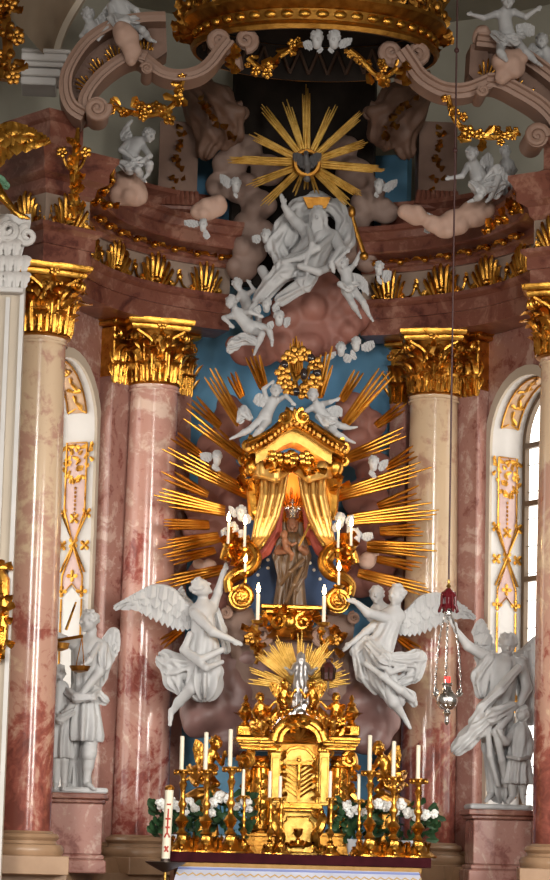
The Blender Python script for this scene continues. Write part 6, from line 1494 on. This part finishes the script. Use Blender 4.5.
# silver figure and cloud at the centre of the small glory
t = thing('small_glory', 'fan of gilded rays above the tabernacle behind the silver figure', 'sunburst', g(300, 690, .2))
rr = random.Random(8)
for x, y in ((301, 630), (287, 640), (275, 634), (262, 650), (256, 653), (248, 668), (247, 680), (312, 641), (328, 638), (334, 648), (345, 660), (350, 672), (352, 682), (268, 644), (320, 646)):
    v = Vector((x-300, y-688)); l = v.length; v.normalize(); i = (300+v.x*9, 688+v.y*9); rays(t, TY+.25, TY+.22, i, fan(i, (x, y), 4, 3.0, 4, .35, rr), GOLDP, 3.2)
t = thing('silver_figure', 'silver robed figure in the middle of the small glory', 'statue', g(301, 705)); S = Sculpt(15); gt = Fig(TY-.05)
head(S, gt(301, 657, -.03), 4.6*m, (0, -1, 0), hair='beard', seed=4, mature=True); S.cap(gt(301, 666), gt(301, 682), 6*m, 6.5*m, .03, (7, .1, 1, 0)); S.cap(gt(301, 682), gt(302, 704), 7*m, 8.5*m, .03, (8, .16, 1, 1))
for s in (-1, 1): S.chain(gt.L([(301+s*6, 665, 0), (301+s*10, 673, -.1), (301+s*14, 669, -.15)]), [2.6*m, 2.2*m, 1.4*m], .02); hand(S, gt(301+s*14, 669, -.15), gt(301+s*17, 667, -.17), 1.5*m, .004)
S.build('body', plain('dull_silver', (.30, .28, .27), .35, .7), t, .0095)
t = cloud('small silver cloud under the silver figure', TY-.12, [(299, 711, 7), (307, 714, 6), (292, 715, 6), (303, 706, 6)], SILVER, 20, h=.014, wob=.003, k=.03)
t = thing('dark_lantern', 'small dark red lantern beside the silver figure', 'lantern', g(328, 680, -.2)); mb = MB(); mb.lathe([(.05, 0), (.075, .02), (.075, .1), (.09, .16), (.07, .2), (.03, .23), (.03, .26), (.06, .27)], g(328, 681, -.2), 8); mb.build('body', plain('dark_lantern_red', (.05, .012, .01), .3), t, smooth=False)
mb = MB()
for k in range(8): a = 2*pi*k/8; mb.tube([g(328, 681, -.2)+Vector((.078*cos(a), .078*sin(a), .02)), g(328, 681, -.2)+Vector((.09*cos(a), .09*sin(a), .16))], .008, 4)
mb.tube([g(328, 681, -.2)+Z*.0, g(328, 692, -.2)], .012, 5); mb.build('rib', plain('dark_bronze', (.07, .04, .02), .35, .8), t)

# ------------------------------------------------------------------ altar
VELVET = matte('maroon_velvet', [(.3, (.022, .003, .005)), (.7, (.04, .006, .009))], 6, .9, .1, spec=.1)
LINEN = matte('white_linen', [(.3, (.36, .375, .46)), (.7, (.48, .49, .57))], 4, .8, .1)
ga = Fig(30.9); al = thing('altar_table', 'altar table with maroon velvet edge under the tabernacle', 'altar', ga(298, 900))
a, b = ga(166, 853.5), ga(431, 857); zt = 1.705; W_ = b.x-a.x; cx = (a.x+b.x)/2
MB().box((cx, 31.75, zt-.06), W_, 1.75, .12, None, .008).build('velvet_top', VELVET, al, smooth=False)
MB().box((cx, 31.75, .8), W_-.2, 1.5, 1.6, None, .01).build('block', REDM, al, smooth=False)
MB().box((cx, 30.92, zt-.155), W_-.22, .06, .07, None, .008).build('ochre_edge', matte('ochre_braid', [(.3, (.26, .14, .03)), (.7, (.36, .2, .06))], 12, .5, .3), al, smooth=False)
cl = thing('altar_cloth', 'white altar cloth with zigzag edging hanging at the bottom of the picture', 'tablecloth', (cx, 30.6, 1.4))
mb = MB(); n = 60; r0 = []; r1 = []
for i in range(n+1):
    q = i/n; x0 = cx+(W_-.3)*(q-.5); x1 = cx+(W_-.02)*(q-.5); r0.append(Vector((x0, 30.86, zt-.17))); r1.append(Vector((x1, 30.55+.015*sin(i*1.3), zt-.6)))
mb.loft([r0, [(p+q)/2+FR*.03 for p, q in zip(r0, r1)], r1, [q-FR*.03 for q in r1], [p-FR*.03 for p in r0]], closed=False, caps=False); mb.build('cloth', LINEN, cl)
mb = MB(); 
zz = [r0[i].lerp(r1[i], .17+.07*(i % 2))+FR*.012 for i in range(n+1)]
mb.tube(zz, .012, 5); mb.build('zigzag_edging', plain('gold_thread', (.42, .27, .09), .5), cl)
mb = MB(); sweepp = [r0[i].lerp(r1[i], .05)+FR*.01 for i in range(n+1)]; mb.tube(sweepp, .014, 5); mb.build('blue_stitching', plain('blue_thread', (.20, .24, .46), .6), cl)

# candlesticks: turned baroque sticks on three-footed bases
def candlestick(label, Y, x, yb, yt, group, big=True):
    gc = Fig(Y); c = gc(x, yb); c.z = zt; H = gc(x, yt).z-c.z; t = thing('candlestick', label, 'candlestick', c, group); k = H/1.0; w = (1.0 if big else .55)
    mb = MB(); pr = [(.05, .20), (.075, .22), (.045, .25), (.035, .28), (.06, .33), (.085, .37), (.06, .41), (.032, .44), (.03, .52), (.05, .55), (.055, .58), (.032, .62), (.027, .72), (.036, .78), (.05, .82), (.03, .86), (.03, .9), (.05, .93), (.05, .95)]
    mb.lathe([(r*w, z*k) for r, z in pr], c, 14); mb.build('stem', GOLD, t)
    mb = MB(); mb.lathe([(r*w, z*k) for r, z in ((.03, .93), (.10, .955), (.115, .98), (.115, .99), (.06, .985), (.03, .97))], c, 16)
    for q in range(8): a = 2*pi*q/8; mb.ell(c+Vector((.1*w*cos(a), .1*w*sin(a), .955*k)), .02*w, .02*w, .03*w, None, 6, 4)
    mb.build('drip_pan', GOLD, t)
    mb = MB(); rings = []
    for z, r in ((0, .2), (.02, .2), (.05, .165), (.1, .11), (.16, .07), (.2, .06)):
        rings.append([c+Vector((cos(2*pi*j/12)*r*w*(1.0+.16*cos(3*2*pi*j/12)), sin(2*pi*j/12)*r*w*(1+.16*cos(6*pi*j/12)), z*k)) for j in range(12)])
    mb.loft(rings)
    for q in range(3):
        a = 2*pi*q/3-pi/2; o = Vector((cos(a), sin(a), 0)); mb.curlt(c+o*.17*w+Z*.05*k, o, Z, .055*w, 1.4, .022*w, pi/2, 6); mb.leaf(c+o*.15*w+Z*.08*k, o*-.6+Z, o, .13*w, .1*w, .8)
        a2 = a+pi/3; mb.leaf(c+Vector((cos(a2), sin(a2), 0))*.14*w+Z*.02, Z, Vector((cos(a2), sin(a2), .3)), .17*w, .11*w, .6, lob=1)
    mb.build('base', GOLD, t); return t
CG, KG = 'tall gilded altar candlesticks', 'unlit candles on the altar'
for x, yb, yt, yc, pos in ((181, 852, 769, 736, 'outermost tall candlestick left of the tabernacle'), (205, 852, 769, 732, 'middle one of the three tall candlesticks left of the tabernacle'), (229.5, 852, 766, 729, 'tall candlestick left of the tabernacle, nearest to it'),
                           (369, 855, 770, 735, 'tall candlestick right of the tabernacle, nearest to it'), (393, 856, 776, 741, 'middle one of the three tall candlesticks right of the tabernacle'), (417.5, 857, 778, 745, 'outermost tall candlestick right of the tabernacle')):
    candlestick('gilded '+pos, 31.2, x, yb, yt, CG); candle('white candle in the '+pos, 31.2, x+.4, yt+.5, yc, KG, .026)
for x, yt, yc, pos, Y in ((243, 795, 769, 'left of the tabernacle columns', 31.25), (269.5, 797, 771, 'before the left inner pilaster of the tabernacle', 31.15), (280, 797, 776, 'before the left edge of the relief door', 31.1), (330, 797, 771, 'before the right inner pilaster of the tabernacle', 31.15), (358.5, 799, 774, 'right of the tabernacle columns', 31.25)):
    candlestick('small gilded candlestick '+pos, Y, x, 854, yt, 'small gilded altar candlesticks', False); candle('short white candle '+pos, Y, x, yt+.5, yc, 'short candles on the altar', .02)
# kneeling gilded angels behind the candlesticks
for s, X, lab in ((-1, lambda x: x, 'left'), (1, lambda x: 594-x, 'right')):
    ya = 0 if s < 0 else 6
    t = thing('gilded_angel', 'gilded kneeling angel behind the tall candlesticks at the %s' % lab, 'angel', Fig(31.6)(X(205), 800), 'kneeling gilded altar angels')
    putto(t, 31.6, (X(216), 743+ya, -.05), 7.5, (-s*.6, -1, .2), (X(211), 755+ya), (X(206), 769+ya), [((X(207), 755+ya), (X(202), 766+ya, -.12), (X(212), 772+ya, -.2)), ((X(216), 756+ya), (X(222), 764+ya, -.12), (X(224), 756+ya, -.2))], [((X(208), 775+ya), (X(217), 784+ya, -.15), (X(204), 790+ya, 0), (X(198), 792+ya, 0)), ((X(202), 774+ya), (X(196), 784+ya, -.1), (X(190), 778+ya, .05), (X(186), 780+ya, .05))], 90+s, mat=GOLD, fat=.85,
          wings=[dict(edge=[(X(208), 757+ya), (X(202), 745+ya), (X(196), 740+ya)], ends=[(X(204), 770+ya), (X(196), 765+ya), (X(193), 750+ya)], n=6)], drape=[([(X(214), 768+ya, -.15), (X(204), 776+ya, -.2), (X(196), 772+ya, -.1), (X(190), 768+ya, 0)], [4, 6, 5, 3])])
    S = Sculpt(7+s); ga_ = Fig(31.65); S.chain(ga_.L([(X(188), 800+ya, 0), (X(200), 795+ya, -.05), (X(212), 794+ya, -.05), (X(224), 799+ya, 0)]), [6*m, 7*m, 7*m, 6*m], .03, (5, .15, 3, 0)); S.chain(ga_.L([(X(206), 798+ya), (X(206), 838+ya)]), [9*m, 12*m], .04, (8, .08, 1, 0)); S.build('cloud_base', GOLDD, t, .018)

# flowers
LEAF = matte('dark_leaf', [(.3, (.012, .035, .014)), (.7, (.03, .075, .028))], 9, .5, .1); PETAL = matte('white_petal', [(.3, (.66, .67, .64)), (.7, (.78, .78, .76))], 9, .6, .1)
VASE = plain('white_vase', (.6, .62, .66), .3)
def bouquet(label, Y, x, y, wpx, hpx, heads, seed):
    gf = Fig(Y); q = random.Random(seed); c = gf(x, 853); c.z = zt; t = thing('flower_bouquet', label, 'flowers', c, 'white flower bouquets on the altar')
    mb = MB(); mb.lathe([(.07, 0), (.1, .02), (.12, .14), (.13, .2), (.11, .2), (.1, .04)], c, 14); mb.build('vase', VASE, t)
    mb = MB()
    for i in range(90):
        xx = x+q.uniform(-.5, .5)*wpx; yy = y+q.uniform(-.05, 1)*hpx; p = gf(xx, yy, q.uniform(-.12, .12))
        mb.leaf(p, Vector(((xx-x)/wpx*1.6+q.uniform(-.7, .7), -.5+q.uniform(-.4, .4), q.uniform(-.6, .9))), FR+Z*.4, q.uniform(.1, .17), .075, .5, n=4)
    mb.build('leaves', LEAF, t)
    mb = MB()
    for i in range(7): mb.tube([c+Z*.15, gf(x+q.uniform(-.4, .4)*wpx, y+hpx*.2)], .008, 4)
    mb.build('stems', LEAF, t)
    for hx, hy, r in heads:
        mb = MB(); p = gf(hx, hy, -.14+q.uniform(-.04, .04)); rr_ = r*gf.m
        for i in range(26):
            zz_ = q.uniform(-.4, 1); a = q.uniform(0, 2*pi); d = Vector((cos(a)*sqrt(1-zz_*zz_), -zz_, sin(a)*sqrt(1-zz_*zz_)))
            mb.ell(p+d*rr_*.72, rr_*.34, rr_*.34, rr_*.3, None, 6, 4)
        mb.ell(p, rr_*.75, rr_*.7, rr_*.75, None, 8, 6); mb.build('flower_head', PETAL, t)
bouquet('white flowers with dark leaves behind the outer left candlesticks', 31.55, 180, 803, 52, 34, [(161, 804, 6), (170, 800, 5.5), (178, 806, 6), (188, 803, 6.5), (195, 808, 5), (185, 812, 4.5), (166, 809, 4)], 1)
bouquet('white flowers between the inner left candlestick and the tabernacle', 31.55, 226, 798, 48, 38, [(213, 803, 5.5), (220, 797, 6.5), (228, 799, 5.5), (246, 802, 6), (236, 806, 5), (212, 813, 4.5), (249, 809, 4)], 2)
bouquet('white flowers just right of the tabernacle', 31.55, 356, 803, 40, 36, [(347, 806, 6), (356, 810, 5.5), (363, 812, 4.5), (350, 814, 4), (378, 804, 6)], 3)
bouquet('white flowers behind the outer right candlesticks, drooping past them', 31.55, 408, 806, 56, 34, [(386, 806, 6), (401, 804, 6), (408, 813, 6), (425, 815, 6), (434, 814, 5), (416, 817, 4.5), (395, 812, 5)], 4)

# paschal candle at the left end
gp = Fig(30.7); t = thing('paschal_candle', 'tall white candle with red marks and gold cap left of the altar', 'candle', gp(165, 862)); a, b = gp(165.5, 862), gp(168, 790); b = Vector((a.x+.02, a.y, b.z))
mb = MB(); mb.tube([a, b], .05, 16); mb.build('wax', CANDLE, t)
REDW = plain('red_wax', (.42, .05, .03), .5)
def cmark(pts): 
    mk = MB(); mk.tube([a.lerp(b, q)+Vector((x, -.05, 0)) for x, q in pts], .011, 5); mk.build('red_mark', REDW, t)
cmark([(0, .38), (0, .74)]); cmark([(-.03, .6), (.03, .6)]); cmark([(-.03, .34), (0, .42), (.03, .34)]); cmark([(-.025, .8), (.025, .8)]); cmark([(-.02, .22), (.02, .14)]); cmark([(.02, .22), (-.02, .14)]); cmark([(-.025, .48), (.025, .48)])
mb = MB(); mb.lathe([(.055, 0), (.06, .03), (.04, .05), (.02, .06)], b, 12); mb.build('gold_cap', GOLD, t)
t = thing('candle_stand', 'dark dished stand holding the tall marked candle', 'candle holder', (a.x, a.y, .2)); mb = MB(); mb.lathe([(.02, -.12), (.08, -.09), (.2, -.03), (.24, .0), (.22, .005), (.06, -.02), (.055, .04), (.05, .04)], a, 20); mb.build('dish', plain('dark_iron', (.05, .035, .03), .4, .6), t)
mb = MB(); mb.lathe([(.2, .02-a.z), (.2, .06-a.z), (.03, .12-a.z), (.018, .3-a.z), (.018, -.1)], a, 12); mb.build('stem', GOLDP, t)

# ------------------------------------------------------------------ sanctuary lamp
gl = Fig(29.4); ml = gl.m; lc = gl(447, 700); t = thing('sanctuary_lamp', 'silver hanging lamp with red glass on three chains', 'lamp', lc)
V = lambda y, dx=0, dy=0: Vector((lc.x+dx, lc.y+dy, gl(447, y).z))
mb = MB(); mb.lathe([(.01, V(725).z-lc.z), (.03, V(722).z-lc.z), (.018, V(717).z-lc.z), (.05, V(713).z-lc.z), (.03, V(710).z-lc.z), (.07, V(709).z-lc.z), (.115, V(704).z-lc.z), (.125, V(700).z-lc.z), (.11, V(695).z-lc.z), (.06, V(691).z-lc.z), (.045, V(687).z-lc.z), (.065, V(684).z-lc.z), (.06, V(683).z-lc.z)], lc, 20); mb.build('bowl', SILVER, t)
mb = MB()
for k in range(3):
    th_ = 2*pi*k/3+.3; o = Vector((cos(th_), sin(th_), 0)); mb.curlt(V(693)+o*.16, o, Z, .04, 1.3, .015, pi/2, 6); mb.tube([V(697)+o*.1, V(692)+o*.19], .014, 5)
for k in range(10): th_ = 2*pi*k/10; mb.leaf(V(706)+Vector((.1*cos(th_), .1*sin(th_), 0)), Z, Vector((cos(th_), sin(th_), 0)), .1, .06, .5)
mb.build('arm', SILVER, t)
mb = MB(); mb.lathe([(.03, 0), (.036, .03), (.036, .08), (.03, .085)], V(684), 14); mb.build('red_glass', glow('red_glass', (.9, .02, .015), 1.6), t)
for k in range(3):
    th_ = 2*pi*k/3+.3; o = Vector((cos(th_), sin(th_), 0)); mb = MB(); pts = spline([V(613)+o*.03, V(634)+o*.11, V(662)+o*.15, V(692)+o*.17], 9)
    for i in range(len(pts)-1):
        c = (pts[i]+pts[i+1])/2; d, s_, u_ = frame(pts[i+1]-pts[i]); w_ = s_ if i % 2 else u_
        mb.tube([c+d*(.032*cos(2*pi*j/8))+w_*(.011*sin(2*pi*j/8)) for j in range(9)], .0045, 4)
    mb.build('chain', SILVER, t)
mb = MB(); mb.lathe([(.02, 0), (.05, .02), (.05, .05), (.025, .07), (.03, .1)], V(616), 12); mb.build('chain_plate', SILVER, t)
RUBY = plain('ruby_canopy', (.10, .008, .012), .18); mb = MB(); k6 = [(.09, V(609)), (.1, V(607)), (.07, V(604)), (.075, V(598)), (.095, V(595)), (.055, V(591)), (.02, V(588))]
mb.lathe([(r, v.z-lc.z) for r, v in k6], lc, 8); mb.build('crown_cap', RUBY, t, smooth=False)
mb = MB()
for k in range(8): th_ = 2*pi*(k+.5)/8; o = Vector((cos(th_), sin(th_), 0)); mb.tube([V(610)+o*.11, V(604)+o*.085, V(597)+o*.085, V(592)+o*.07], .012, 5); mb.ell(V(611)+o*.11, .016, .016, .02, None, 6, 4)
mb.build('crown_rib', RUBY, t)
mb = MB(); mb.lathe([(.012, 0), (.03, .02), (.012, .05), (.02, .07), (.006, .11)], V(588), 10); mb.build('top_knob', GOLDP, t)
mb = MB(); mb.tube([V(586), Vector((lc.x, lc.y, 13.4))], .011, 6)
for y in (150, 50): mb.ell(V(y), .03, .03, .035, None, 8, 6)
o = mb.build('lamp_cable', plain('dark_red_cable', (.06, .02, .018), .5), None, loc=V(300)); tag(o, 'long dark cable with small beads holding the hanging lamp', 'cable')
